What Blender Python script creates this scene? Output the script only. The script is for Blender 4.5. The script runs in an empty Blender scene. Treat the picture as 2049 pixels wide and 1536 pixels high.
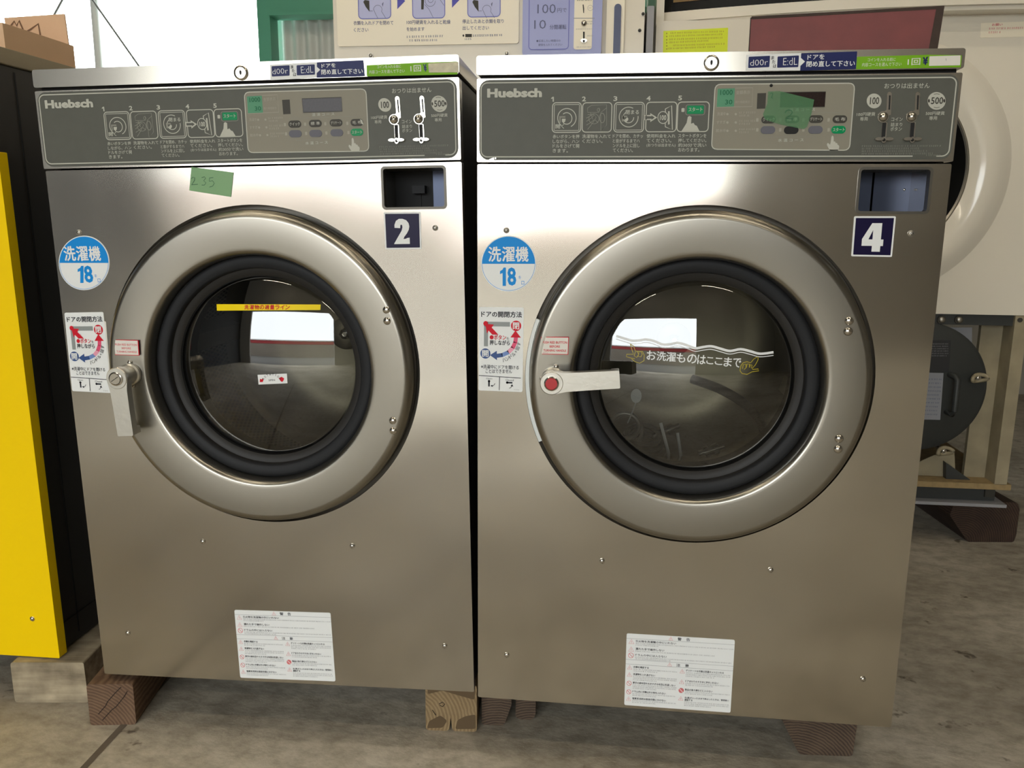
import bpy, math, random
from mathutils import Matrix, Vector, Euler
from mathutils.geometry import tessellate_polygon

S = bpy.context.scene
COL = S.collection
PI = math.pi
random.seed(7)

# ---------------------------------------------------------------- camera
IMG_W, IMG_H = 2049.0, 1536.0
FPX = 1640.3
cam_rot = Matrix(((0.99311164, -0.02963193, 0.11336321), (0.11696436, 0.19313954, -0.97417476), (0.00697176, 0.98072375, 0.195275)))
CAM = Vector((0.19620907, -1.22687293, 0.88038599))
cd = bpy.data.cameras.new('camera')
cd.sensor_fit = 'HORIZONTAL'
cd.sensor_width = 36.0
cd.lens = FPX / IMG_W * 36.0
cd.clip_start = 0.02
co = bpy.data.objects.new('camera', cd)
co.matrix_world = Matrix.Translation(CAM) @ cam_rot.to_4x4()
COL.objects.link(co)
S.camera = co

# ---------------------------------------------------------------- world, lights, exposure
S.view_settings.view_transform = 'Standard'
S.view_settings.look = 'None'
S.view_settings.gamma = 1.0
S.view_settings.use_curve_mapping = False
S.view_settings.exposure = 0.0
SKY = 9.0
wd = bpy.data.worlds.new('sky')
S.world = wd
wd.use_nodes = True
_b = wd.node_tree.nodes['Background']
_b.inputs[0].default_value = (0.93, 0.98, 1.0, 1)
_b.inputs[1].default_value = SKY


def portal(name, loc, rot, sx, sy):
    l = bpy.data.lights.new(name, 'AREA')
    l.shape = 'RECTANGLE'
    l.size, l.size_y = sx, sy
    l.cycles.is_portal = True
    o = bpy.data.objects.new(name, l)
    o.location = loc
    o.rotation_euler = rot
    COL.objects.link(o)


# the open shutter behind the photographer and the open bay at the back let the sky in
portal('shutter_daylight', (-1.05, -4.72, 1.12), (PI / 2, 0, 0), 3.7, 2.25)
portal('bay_daylight', (-2.55, 3.15, 1.85), (-PI / 2, 0, 0), 1.7, 3.1)


# ---------------------------------------------------------------- materials
def srgb(r, g, b):
    def f(c):
        c /= 255.0
        return c / 12.92 if c <= 0.04045 else ((c + 0.055) / 1.055) ** 2.4
    return (f(r), f(g), f(b), 1.0)


MATS = {}


def mat(name, rgb, rough=0.5, metal=0.0, spec=0.5, coat=0.0, bump=None, var=None, emit=None):
    """plain procedural Principled material; bump=(scale, strength, distance); var=(scale, amount)"""
    if name in MATS:
        return MATS[name]
    m = bpy.data.materials.new(name)
    m.use_nodes = True
    nt = m.node_tree
    p = nt.nodes['Principled BSDF']
    c = srgb(*rgb)
    p.inputs['Base Color'].default_value = c
    p.inputs['Roughness'].default_value = rough
    p.inputs['Metallic'].default_value = metal
    p.inputs['Specular IOR Level'].default_value = spec
    p.inputs['Coat Weight'].default_value = coat
    if emit:
        p.inputs['Emission Color'].default_value = srgb(*emit[:3])
        p.inputs['Emission Strength'].default_value = emit[3]
    if bump or var:
        tc = nt.nodes.new('ShaderNodeTexCoord')
    if bump:
        n = nt.nodes.new('ShaderNodeTexNoise')
        n.inputs['Scale'].default_value = bump[0]
        n.inputs['Detail'].default_value = 3.0
        bn = nt.nodes.new('ShaderNodeBump')
        bn.inputs['Strength'].default_value = bump[1]
        bn.inputs['Distance'].default_value = bump[2]
        nt.links.new(tc.outputs['Object'], n.inputs['Vector'])
        nt.links.new(n.outputs['Fac'], bn.inputs['Height'])
        nt.links.new(bn.outputs['Normal'], p.inputs['Normal'])
    if var:
        n = nt.nodes.new('ShaderNodeTexNoise')
        n.inputs['Scale'].default_value = var[0]
        n.inputs['Detail'].default_value = 5.0
        mx = nt.nodes.new('ShaderNodeMix')
        mx.data_type = 'RGBA'
        mx.inputs['A'].default_value = tuple(x * (1 - var[1]) for x in c[:3]) + (1,)
        mx.inputs['B'].default_value = tuple(min(1, x * (1 + var[1])) for x in c[:3]) + (1,)
        nt.links.new(tc.outputs['Object'], n.inputs['Vector'])
        nt.links.new(n.outputs['Fac'], mx.inputs['Factor'])
        nt.links.new(mx.outputs['Result'], p.inputs['Base Color'])
    MATS[name] = m
    return m


def N(nt, kind, **kw):
    n = nt.nodes.new(kind)
    for k, v in kw.items():
        if k in n.inputs:
            n.inputs[k].default_value = v
        else:
            setattr(n, k, v)
    return n


def steel(name, rgb, rough, wave, fine=0.0, seed=0.0, scratch=True):
    """brushed sheet steel: soft large dents, vertical brushing, cloudy smears in the gloss"""
    m = bpy.data.materials.new(name)
    m.use_nodes = True
    nt = m.node_tree
    L = nt.links.new
    p = nt.nodes['Principled BSDF']
    p.inputs['Metallic'].default_value = 1.0
    p.inputs['Base Color'].default_value = srgb(*rgb)
    p.inputs['Anisotropic'].default_value = 0.0
    tc = N(nt, 'ShaderNodeTexCoord')
    mp = N(nt, 'ShaderNodeMapping')
    mp.inputs['Location'].default_value = (seed, seed * 0.7, seed * 1.3)
    L(tc.outputs['Object'], mp.inputs['Vector'])
    big = N(nt, 'ShaderNodeTexNoise', Scale=3.2, Detail=1.0, Roughness=0.4)
    L(mp.outputs['Vector'], big.inputs['Vector'])
    b1 = N(nt, 'ShaderNodeBump', Strength=1.0, Distance=wave)
    L(big.outputs['Fac'], b1.inputs['Height'])
    L(b1.outputs['Normal'], p.inputs['Normal'])
    p.inputs['Roughness'].default_value = rough
    MATS[name] = m
    return m


M_STEEL = steel('brushed_steel', (196, 190, 178), 0.17, 0.013, 0.0002)
M_STEEL2 = steel('brushed_steel_left', (192, 187, 177), 0.18, 0.013, 0.0002, 4.3)
M_DOOR = steel('door_steel', (154, 150, 140), 0.30, 0.001, 0.0002, 2.0)
M_LID = steel('lid_steel', (200, 194, 182), 0.22, 0.002, 0.0001, 8.0)
M_CHROME = mat('bright_screw_metal', (205, 200, 190), 0.2, 1.0)
M_DULL = mat('dull_cast_metal', (178, 174, 164), 0.42, 1.0, bump=(90, 0.3, 0.001))
M_ALU = mat('cast_aluminium', (205, 202, 192), 0.38, 0.85, bump=(120, 0.3, 0.0008))
M_SIDE = mat('dark_side_paint', (62, 60, 56), 0.45)
M_BASEF = mat('base_frame_paint', (70, 72, 72), 0.6, var=(20, 0.3))
M_BLACK = mat('black_void', (8, 8, 8), 0.7)
M_RUBBER = mat('black_rubber', (28, 29, 31), 0.6, spec=0.3, bump=(60, 0.2, 0.001))
M_RUBBER2 = mat('worn_rubber', (38, 36, 33), 0.5, spec=0.3, bump=(60, 0.2, 0.001))
M_PANEL = mat('control_overlay', (92, 93, 86), 0.42, var=(60, 0.06), spec=0.15)
M_PANEL2 = mat('control_overlay_light', (140, 136, 122), 0.45, spec=0.15)
M_LINE = mat('panel_print', (190, 190, 178), 0.5, spec=0.15)
M_LINE2 = mat('panel_print_dim', (140, 140, 130), 0.5, spec=0.15)
M_FAINT = mat('panel_print_faint', (165, 160, 146), 0.5, spec=0.15)
M_GREEN = mat('start_green', (0, 140, 84), 0.35, spec=0.15)
M_LCDG = mat('lcd_green', (92, 150, 118), 0.5, spec=0.15)
M_LCDD = mat('lcd_digit', (40, 105, 75), 0.5, spec=0.15)
M_BTN = mat('button_dark', (68, 66, 60), 0.45, spec=0.15)
M_BTN2 = mat('button_bluegrey', (102, 102, 110), 0.45, spec=0.15)
M_DISP = mat('display_window', (48, 38, 36), 0.15, var=(400, 0.35), spec=0.15)
M_WHITE = mat('sticker_white', (236, 238, 236), 0.45, spec=0.15)
M_PAPER = mat('sticker_paper', (228, 224, 214), 0.5, spec=0.15)
M_BLUE = mat('sticker_blue', (22, 140, 220), 0.4, spec=0.15)
M_NAVY = mat('sticker_navy', (38, 44, 92), 0.35, spec=0.15)
M_NAVY2 = mat('number_navy', (26, 20, 56), 0.3, spec=0.15)
M_SGREEN = mat('sticker_green', (120, 176, 34), 0.45, spec=0.15)
M_RED = mat('sticker_red', (205, 30, 48), 0.45, spec=0.15)
M_PINKRED = mat('print_pale_red', (222, 120, 122), 0.5)
M_INK = mat('print_black', (40, 40, 48), 0.5, spec=0.15)
M_INKG = mat('print_grey', (150, 150, 152), 0.5)
M_YEL = mat('strip_yellow', (250, 220, 20), 0.4, spec=0.15)
M_OLIVE = mat('print_olive', (176, 160, 40), 0.5)
M_MARK = mat('marker_green', (44, 92, 62), 0.6)
M_BROWNTAPE = mat('old_brown_tape', (166, 152, 96), 0.25, var=(120, 0.4))
M_GRAD1 = mat('arrow_pink', (222, 70, 110), 0.45)
M_GRAD2 = mat('arrow_pale', (236, 160, 180), 0.45)
M_GRAD3 = mat('arrow_lightblue', (110, 140, 196), 0.45)
M_GRAD4 = mat('arrow_blue', (34, 72, 132), 0.45)
M_BARG = mat('print_metal_grey', (140, 146, 144), 0.4)
M_REDBTN = mat('red_button', (186, 40, 44), 0.35)
M_DRYER = mat('dryer_enamel', (236, 229, 212), 0.16, coat=0.3)
M_CREAM = mat('cream_plastic', (250, 241, 218), 0.4)
M_LAV = mat('lavender_plastic', (160, 166, 214), 0.35)
M_LAV2 = mat('lavender_print', (184, 188, 226), 0.4)
M_LAV3 = mat('lavender_edge', (108, 112, 190), 0.4)
M_VIOLET = mat('violet_print', (62, 58, 168), 0.4)
M_SLATE = mat('slate_print', (92, 96, 132), 0.5)
M_DKSLATE = mat('dark_slate_plastic', (70, 78, 110), 0.35)
M_FLUO = mat('fluorescent_yellow', (226, 240, 24), 0.45)
M_GLOSSK = mat('gloss_black', (16, 16, 17), 0.12)
M_BRONZE = mat('bronze_window', (120, 92, 40), 0.25)
M_OXIDE = mat('oxide_red_board', (112, 46, 42), 0.55, var=(30, 0.25))
M_OXIDED = mat('oxide_dark_edge', (58, 44, 36), 0.8, var=(80, 0.4))  # darker brown for the board's top and right edges and its left side
M_CARD = mat('cardboard', (224, 188, 152), 0.8, var=(20, 0.07))
M_CARDIN = mat('cardboard_inside', (170, 128, 92), 0.85)
M_PENCIL = mat('marker_brown', (120, 88, 62), 0.7)
M_YELLOW = mat('yellow_paint', (252, 212, 0), 0.45, spec=0.15)
M_DARKBODY = mat('charcoal_body', (50, 47, 43), 0.6)
M_TOPLIP = mat('taupe_top', (150, 138, 112), 0.5)
M_GREENP = mat('green_steel_paint', (84, 158, 130), 0.45)
M_GALV = mat('galvanised_sheet', (206, 208, 204), 0.5, 0.0)
M_WHITEP = mat('white_post_paint', (226, 230, 226), 0.4)
M_WIRE = mat('grey_brace', (130, 136, 132), 0.5)
M_FRAME = mat('cream_channel', (152, 141, 114), 0.6, var=(16, 0.4))
M_RUST = mat('rusty_plate', (150, 128, 88), 0.75, var=(60, 0.4))
M_DKGREY = mat('dark_machine_grey', (52, 54, 52), 0.5, var=(12, 0.15))
M_DKLABEL = mat('dark_label', (38, 38, 40), 0.5)
M_GREYLABEL = mat('grey_label', (140, 142, 148), 0.5)
M_WALL = mat('wall_sheet', (150, 146, 136), 0.7, var=(3, 0.1))
M_WALLD = mat('wall_dark_sheet', (62, 62, 62), 0.7, var=(3, 0.1))
M_CEIL = mat('ceiling_sheet', (120, 116, 108), 0.8)
M_TUBE = mat('lamp_tube', (255, 246, 226), 0.5, emit=(255, 240, 216, 52.0))
M_YARD = mat('yard_asphalt', (92, 90, 86), 0.9, var=(0.8, 0.1))
M_REDVEND = mat('red_band_paint', (150, 30, 36), 0.6)
M_TANWALL = mat('tan_block_wall', (124, 115, 104), 0.9, var=(2, 0.12))
M_STREETW = mat('street_white', (214, 214, 210), 0.7)


def mat_glass(name, tint, gloss=0.03, ior=1.5, boost=1.0):
    """one-sheet glass: clear transmission plus a Fresnel mirror"""
    m = bpy.data.materials.new(name)
    m.use_nodes = True
    nt = m.node_tree
    nt.nodes.clear()
    out = N(nt, 'ShaderNodeOutputMaterial')
    tr = N(nt, 'ShaderNodeBsdfTransparent')
    tr.inputs[0].default_value = tint
    gl = N(nt, 'ShaderNodeBsdfGlossy')
    gl.inputs['Roughness'].default_value = gloss
    gl.inputs['Color'].default_value = (boost, boost, boost, 1)
    fr = N(nt, 'ShaderNodeFresnel', IOR=ior)
    mx = N(nt, 'ShaderNodeMixShader')
    nt.links.new(fr.outputs[0], mx.inputs[0])
    nt.links.new(tr.outputs[0], mx.inputs[1])
    nt.links.new(gl.outputs[0], mx.inputs[2])
    nt.links.new(mx.outputs[0], out.inputs[0])
    MATS[name] = m
    return m


M_GLASS = mat_glass('door_glass', (0.50, 0.51, 0.49, 1), 0.015, 2.0)


def mat_tape(name, rgb, alpha, rough=0.5):
    """translucent tape"""
    m = bpy.data.materials.new(name)
    m.use_nodes = True
    p = m.node_tree.nodes['Principled BSDF']
    p.inputs['Base Color'].default_value = srgb(*rgb)
    p.inputs['Roughness'].default_value = rough
    p.inputs['Alpha'].default_value = alpha
    MATS[name] = m
    return m


M_TAPE = mat_tape('green_tape', (126, 172, 118), 0.9)
M_TAPE2 = mat_tape('green_tape_sheer', (84, 142, 92), 0.6)
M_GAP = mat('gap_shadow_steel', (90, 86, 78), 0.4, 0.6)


def mat_floor():
    m = bpy.data.materials.new('concrete_floor')
    m.use_nodes = True
    nt = m.node_tree
    L = nt.links.new
    p = nt.nodes['Principled BSDF']
    tc = N(nt, 'ShaderNodeTexCoord')
    big = N(nt, 'ShaderNodeTexNoise', Scale=1.6, Detail=5.0, Roughness=0.6)
    mp = N(nt, 'ShaderNodeMapping')
    mp.inputs['Scale'].default_value = (1.0, 1.5, 1.0)
    mp.inputs['Rotation'].default_value = (0, 0, 0.5)
    L(tc.outputs['Object'], mp.inputs['Vector'])
    L(mp.outputs['Vector'], big.inputs['Vector'])
    r1 = N(nt, 'ShaderNodeValToRGB')
    r1.color_ramp.elements[0].position = 0.32
    r1.color_ramp.elements[0].color = srgb(150, 141, 125)
    r1.color_ramp.elements[1].position = 0.72
    r1.color_ramp.elements[1].color = srgb(214, 205, 189)
    e = r1.color_ramp.elements.new(0.52)
    e.color = srgb(190, 181, 163)
    L(big.outputs['Fac'], r1.inputs['Fac'])
    fine = N(nt, 'ShaderNodeTexNoise', Scale=22.0, Detail=8.0, Roughness=0.7)
    L(mp.outputs['Vector'], fine.inputs['Vector'])
    r2 = N(nt, 'ShaderNodeValToRGB')
    r2.color_ramp.elements[0].position = 0.36
    r2.color_ramp.elements[0].color = (0.55, 0.53, 0.5, 1)
    r2.color_ramp.elements[1].position = 0.6
    r2.color_ramp.elements[1].color = (1, 1, 1, 1)
    L(fine.outputs['Fac'], r2.inputs['Fac'])
    mu = N(nt, 'ShaderNodeMix', data_type='RGBA', blend_type='MULTIPLY')
    mu.inputs['Factor'].default_value = 0.8
    L(r1.outputs['Color'], mu.inputs['A'])
    L(r2.outputs['Color'], mu.inputs['B'])
    # small dark spots
    vo = N(nt, 'ShaderNodeTexNoise', Scale=13.0, Detail=4.0, Roughness=0.6)
    L(tc.outputs['Object'], vo.inputs['Vector'])
    r3 = N(nt, 'ShaderNodeValToRGB')
    r3.color_ramp.elements[0].position = 0.30
    r3.color_ramp.elements[0].color = (0.3, 0.27, 0.24, 1)
    r3.color_ramp.elements[1].position = 0.36
    r3.color_ramp.elements[1].color = (1, 1, 1, 1)
    L(vo.outputs['Fac'], r3.inputs['Fac'])
    mu2 = N(nt, 'ShaderNodeMix', data_type='RGBA', blend_type='MULTIPLY')
    mu2.inputs['Factor'].default_value = 1.0
    L(mu.outputs['Result'], mu2.inputs['A'])
    L(r3.outputs['Color'], mu2.inputs['B'])
    L(mu2.outputs['Result'], p.inputs['Base Color'])
    p.inputs['Roughness'].default_value = 0.75
    bp = N(nt, 'ShaderNodeBump', Strength=0.4, Distance=0.004)
    L(fine.outputs['Fac'], bp.inputs['Height'])
    L(bp.outputs['Normal'], p.inputs['Normal'])
    return m


def mat_wood(name, dark, light, rings=True, scale=1.0, off=(0, 0, 0)):
    m = bpy.data.materials.new(name)
    m.use_nodes = True
    nt = m.node_tree
    L = nt.links.new
    p = nt.nodes['Principled BSDF']
    p.inputs['Roughness'].default_value = 0.8
    tc = N(nt, 'ShaderNodeTexCoord')
    mp = N(nt, 'ShaderNodeMapping')
    mp.inputs['Location'].default_value = off
    L(tc.outputs['Object'], mp.inputs['Vector'])
    if rings:   # growth rings about the length of the timber (local y)
        wv = N(nt, 'ShaderNodeTexWave', wave_type='RINGS', rings_direction='Y', Scale=42.0 * scale, Distortion=2.5, Detail=2.0)
        wv.inputs['Detail Scale'].default_value = 1.2
    else:       # long grain along local x
        mp.inputs['Scale'].default_value = (0.6, 9, 9)
        wv = N(nt, 'ShaderNodeTexNoise', Scale=9.0 * scale, Detail=6.0)
    L(mp.outputs['Vector'], wv.inputs['Vector'])
    n2 = N(nt, 'ShaderNodeTexNoise', Scale=24.0, Detail=4.0)
    L(tc.outputs['Object'], n2.inputs['Vector'])
    ad = N(nt, 'ShaderNodeMath', operation='MULTIPLY_ADD')
    ad.inputs[1].default_value = 0.4
    L(wv.outputs['Fac'], ad.inputs[0])
    h = N(nt, 'ShaderNodeMath', operation='MULTIPLY')
    h.inputs[1].default_value = 0.5
    L(n2.outputs['Fac'], h.inputs[0])
    L(h.outputs[0], ad.inputs[2])
    r = N(nt, 'ShaderNodeValToRGB')
    r.color_ramp.elements[0].position = 0.25
    r.color_ramp.elements[0].color = srgb(*dark)
    r.color_ramp.elements[1].position = 0.75
    r.color_ramp.elements[1].color = srgb(*light)
    L(ad.outputs[0], r.inputs['Fac'])
    L(r.outputs['Color'], p.inputs['Base Color'])
    bp = N(nt, 'ShaderNodeBump', Strength=0.5, Distance=0.002)
    L(ad.outputs[0], bp.inputs['Height'])
    L(bp.outputs['Normal'], p.inputs['Normal'])
    return m


def mat_drum(name, rgb, holes):
    """drum sheet; UV carries (angle count, depth) so the round punch holes stay put on the sheet"""
    m = bpy.data.materials.new(name)
    m.use_nodes = True
    nt = m.node_tree
    L = nt.links.new
    p = nt.nodes['Principled BSDF']
    p.inputs['Metallic'].default_value = 0.9
    p.inputs['Roughness'].default_value = 0.4
    p.inputs['Base Color'].default_value = srgb(*rgb)
    if holes:
        uv = N(nt, 'ShaderNodeUVMap')
        sc = N(nt, 'ShaderNodeVectorMath', operation='MULTIPLY')
        sc.inputs[1].default_value = (190, 42, 0)
        L(uv.outputs[0], sc.inputs[0])
        best = None
        for off in ((0, 0, 0), (0.5, 0.5, 0)):
            a = N(nt, 'ShaderNodeVectorMath', operation='ADD')
            a.inputs[1].default_value = off
            L(sc.outputs[0], a.inputs[0])
            fr = N(nt, 'ShaderNodeVectorMath', operation='FRACTION')
            L(a.outputs[0], fr.inputs[0])
            sb = N(nt, 'ShaderNodeVectorMath', operation='SUBTRACT')
            sb.inputs[1].default_value = (0.5, 0.5, 0)
            L(fr.outputs[0], sb.inputs[0])
            ln = N(nt, 'ShaderNodeVectorMath', operation='LENGTH')
            L(sb.outputs[0], ln.inputs[0])
            if best is None:
                best = ln.outputs['Value']
            else:
                mn = N(nt, 'ShaderNodeMath', operation='MINIMUM')
                L(best, mn.inputs[0])
                L(ln.outputs['Value'], mn.inputs[1])
                best = mn.outputs[0]
        gt = N(nt, 'ShaderNodeMath', operation='LESS_THAN')
        gt.inputs[1].default_value = 0.25
        L(best, gt.inputs[0])
        mx = N(nt, 'ShaderNodeMix', data_type='RGBA')
        mx.inputs['A'].default_value = srgb(*rgb)
        mx.inputs['B'].default_value = (0.004, 0.004, 0.004, 1)
        L(gt.outputs[0], mx.inputs['Factor'])
        L(mx.outputs['Result'], p.inputs['Base Color'])
    return m


M_FLOOR = mat_floor()
M_WOODR = mat_wood('timber_red_brown', (92, 68, 50), (124, 98, 74), True, 1.3, (0.02, 0, 0.03))
M_WOODT = mat_wood('timber_tan', (128, 106, 74), (158, 136, 100), True, 1.2, (0.03, 0, -0.02))
M_WOODD = mat_wood('timber_dark', (62, 48, 38), (104, 86, 68), True, 1.5, (-0.03, 0, 0.05))
M_WOODK = mat_wood('timber_dark_brown', (40, 26, 18), (72, 52, 38), True, 1.2)
M_WOODG = mat_wood('timber_weathered', (92, 80, 62), (214, 198, 166), False, 1.0)
M_DRUM = mat_drum('drum_sheet_punched', (150, 144, 130), True)
M_DRUMB = mat_drum('drum_back_sheet', (140, 132, 112), False)

# ---------------------------------------------------------------- photograph geometry
def ray(px, py):
    return cam_rot @ Vector(((px - IMG_W / 2) / FPX, -(py - IMG_H / 2) / FPX, -1.0))


def at_y(px, py, y):
    d = ray(px, py)
    return CAM + d * ((y - CAM.y) / d.y)


def at_x(px, py, x):
    d = ray(px, py)
    return CAM + d * ((x - CAM.x) / d.x)


def at_z(px, py, z):
    d = ray(px, py)
    return CAM + d * ((z - CAM.z) / d.z)


W4 = Matrix.Translation((0, 0, 0.1))
W2 = Matrix.Translation((-0.66758, 0.00095, 0.09076)) @ Euler((-0.002895, -0.020384, 0.008899), 'XYZ').to_matrix().to_4x4()


def uv_of(Mw):
    inv = Mw.inverted()
    o = inv @ CAM
    r3 = inv.to_3x3()

    def f(px, py, w=0.0):
        d = r3 @ ray(px, py)
        t = (-w - o.y) / d.y
        q = o + d * t
        return (q.x, q.z)
    return f


F4 = uv_of(W4)
F2 = uv_of(W2)


# ---------------------------------------------------------------- mesh building
def rr(a0, b0, a1, b1, r, n=5):
    if a0 > a1:
        a0, a1 = a1, a0
    if b0 > b1:
        b0, b1 = b1, b0
    r = min(r, (a1 - a0) / 2 - 1e-5, (b1 - b0) / 2 - 1e-5)
    out = []
    for cx, cy, s in ((a1 - r, b1 - r, 0), (a0 + r, b1 - r, 1), (a0 + r, b0 + r, 2), (a1 - r, b0 + r, 3)):
        for k in range(n + 1):
            t = (s + k / n) * PI / 2
            out.append((cx + r * math.cos(t), cy + r * math.sin(t)))
    return out


def rq(pts, r, n=4):
    """round the corners of any polygon"""
    out = []
    k = len(pts)
    for i in range(k):
        p0, p1, p2 = (Vector(pts[(i - 1) % k]), Vector(pts[i]), Vector(pts[(i + 1) % k]))
        d0, d2 = (p0 - p1), (p2 - p1)
        rr_ = min(r, d0.length * 0.45, d2.length * 0.45)
        a, b = p1 + d0.normalized() * rr_, p1 + d2.normalized() * rr_
        for j in range(n + 1):
            t = j / n
            q = (1 - t) ** 2 * a + 2 * t * (1 - t) * p1 + t * t * b
            out.append((q.x, q.y))
    return out


def circ(a, b, r, n=48, t0=0.0):
    return [(a + r * math.cos(t0 + 2 * PI * k / n), b + r * math.sin(t0 + 2 * PI * k / n)) for k in range(n)]


_txt = {}


def text_mesh(s, off, res=2):
    key = (s, off, res)
    if key in _txt:
        return _txt[key]
    cu = bpy.data.curves.new('lettering', 'FONT')
    cu.body = s
    cu.offset = off
    cu.resolution_u = res
    ob = bpy.data.objects.new('lettering', cu)
    me = bpy.data.meshes.new_from_object(ob)
    v = [(q.co.x, q.co.y) for q in me.vertices]
    f = [tuple(p.vertices) for p in me.polygons]
    bpy.data.objects.remove(ob)
    bpy.data.meshes.remove(me)
    bpy.data.curves.remove(cu)
    _txt[key] = (v, f)
    return _txt[key]


FACE = lambda a, b, c: (a, -c, b)      # (across, up, out of the front)
IDEN = lambda a, b, c: (a, b, c)


class MB:
    """collects shapes of one part, builds ONE mesh object"""
    def __init__(self, T=FACE):
        self.T = T
        self.v, self.f, self.m, self.mats, self.uv = [], [], [], [], {}

    def mi(self, m):
        if m not in self.mats:
            self.mats.append(m)
        return self.mats.index(m)

    def add(self, vs, fs, m, warp=None):
        o = len(self.v)
        for q in vs:
            if warp:
                q = warp(*q)
            self.v.append(self.T(*q))
        k = self.mi(m)
        for f in fs:
            self.f.append(tuple(i + o for i in f))
            self.m.append(k)
        return o

    def plate(self, loops, c0, c1, m, back=False, warp=None, side=None):
        if isinstance(loops[0][0], (int, float)):
            loops = [loops]
        L3 = [[Vector((x, y, 0)) for x, y in lp] for lp in loops]
        flat = [p for lp in loops for p in lp]
        tris = tessellate_polygon(L3)
        fix = []
        for t in tris:
            a, b, c = (flat[i] for i in t)
            s = (b[0] - a[0]) * (c[1] - a[1]) - (b[1] - a[1]) * (c[0] - a[0])
            fix.append(tuple(t) if s > 0 else tuple(reversed(t)))
        self.add([(x, y, c1) for x, y in flat], fix, m, warp)
        if back:
            self.add([(x, y, c0) for x, y in flat], [tuple(reversed(t)) for t in fix], m, warp)
        if abs(c1 - c0) > 1e-7:
            for li, lp in enumerate(loops):
                n = len(lp)
                ar = sum(lp[i][0] * lp[(i + 1) % n][1] - lp[(i + 1) % n][0] * lp[i][1] for i in range(n))
                vs = [(x, y, c0) for x, y in lp] + [(x, y, c1) for x, y in lp]
                fs = [(i, (i + 1) % n, n + (i + 1) % n, n + i) for i in range(n)]
                if (ar < 0) == (li == 0):
                    fs = [tuple(reversed(q)) for q in fs]
                self.add(vs, fs, side or m, warp)
        return self

    def box(self, a0, a1, b0, b1, c0, c1, m):
        vs = [(a, b, c) for c in (c0, c1) for b in (b0, b1) for a in (a0, a1)]
        fs = [(0, 2, 3, 1), (4, 5, 7, 6), (0, 1, 5, 4), (2, 6, 7, 3), (0, 4, 6, 2), (1, 3, 7, 5)]
        self.add(vs, fs, m)
        return self

    def hexa(self, pts8, m):
        """eight corners: four of one end in ring order, four of the other"""
        self.add(pts8, [(3, 2, 1, 0), (4, 5, 6, 7), (0, 1, 5, 4), (1, 2, 6, 5), (2, 3, 7, 6), (3, 0, 4, 7)], m)
        return self

    def lathe(self, prof, a, b, m, n=96, uv=False):
        """profile (radius, out) about the axis that leaves the front at (a, b)"""
        vs, fs = [], []
        for r, c in prof:
            for k in range(n):
                t = 2 * PI * k / n
                vs.append((a + r * math.cos(t), b + r * math.sin(t), c))
        for i in range(len(prof) - 1):
            for k in range(n):
                k2 = (k + 1) % n
                fs.append((i * n + k, i * n + k2, (i + 1) * n + k2, (i + 1) * n + k))
        f0 = len(self.f)
        self.add(vs, fs, m)
        if uv:
            q = 0
            for i in range(len(prof) - 1):
                for k in range(n):
                    u0, u1 = k / n, (k + 1) / n
                    self.uv[f0 + q] = ((u0, prof[i][1]), (u1, prof[i][1]), (u1, prof[i + 1][1]), (u0, prof[i + 1][1]))
                    q += 1
        return self

    def cyl(self, a, b, c0, c1, r, m, r2=None, n=28):
        r2 = r if r2 is None else r2
        self.lathe([(r, c0), (r2, c1), (0.0001, c1)], a, b, m, n)
        return self

    def ball(self, a, b, c, r, m, flat=0.6, n=20):
        self.lathe([(r * math.cos(t), c + r * flat * math.sin(t)) for t in [k * PI / 2 / 6 for k in range(6)]] + [(0.00005, c + r * flat)], a, b, m, n)
        return self

    def tube(self, pts, r, m, n=10, cap=True):
        P = [Vector(p) for p in pts]
        vs, fs = [], []
        up = Vector((0.13, 0.31, 0.94))
        for i, p in enumerate(P):
            d = (P[min(i + 1, len(P) - 1)] - P[max(i - 1, 0)]).normalized()
            x = d.cross(up)
            if x.length < 1e-3:
                x = d.cross(Vector((1, 0, 0)))
            x.normalize()
            y = d.cross(x)
            rad = r[i] if isinstance(r, (list, tuple)) else r
            for k in range(n):
                t = 2 * PI * k / n
                vs.append(tuple(p + x * (rad * math.cos(t)) + y * (rad * math.sin(t))))
        for i in range(len(P) - 1):
            for k in range(n):
                k2 = (k + 1) % n
                fs.append((i * n + k, i * n + k2, (i + 1) * n + k2, (i + 1) * n + k))
        if cap:
            fs.append(tuple(range(n)))
            fs.append(tuple(reversed(range((len(P) - 1) * n, len(P) * n))))
        self.add(vs, fs, m)
        return self

    def stroke(self, pts, wd, c, m, closed=False, warp=None):
        """flat printed line of width wd through 2-D points"""
        P = [Vector(p) for p in pts]
        n = len(P)
        vs = []
        for i, p in enumerate(P):
            a = P[(i - 1) % n] if (closed or i > 0) else p
            b = P[(i + 1) % n] if (closed or i < n - 1) else p
            d = (b - a)
            d = d.normalized() if d.length > 1e-9 else Vector((1, 0))
            q = Vector((-d.y, d.x)) * wd / 2
            vs += [(p.x + q.x, p.y + q.y, c), (p.x - q.x, p.y - q.y, c)]
        fs = [(2 * i, 2 * i + 1, 2 * ((i + 1) % n) + 1, 2 * ((i + 1) % n)) for i in range(n if closed else n - 1)]
        self.add(vs, fs, m, warp)
        return self

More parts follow.
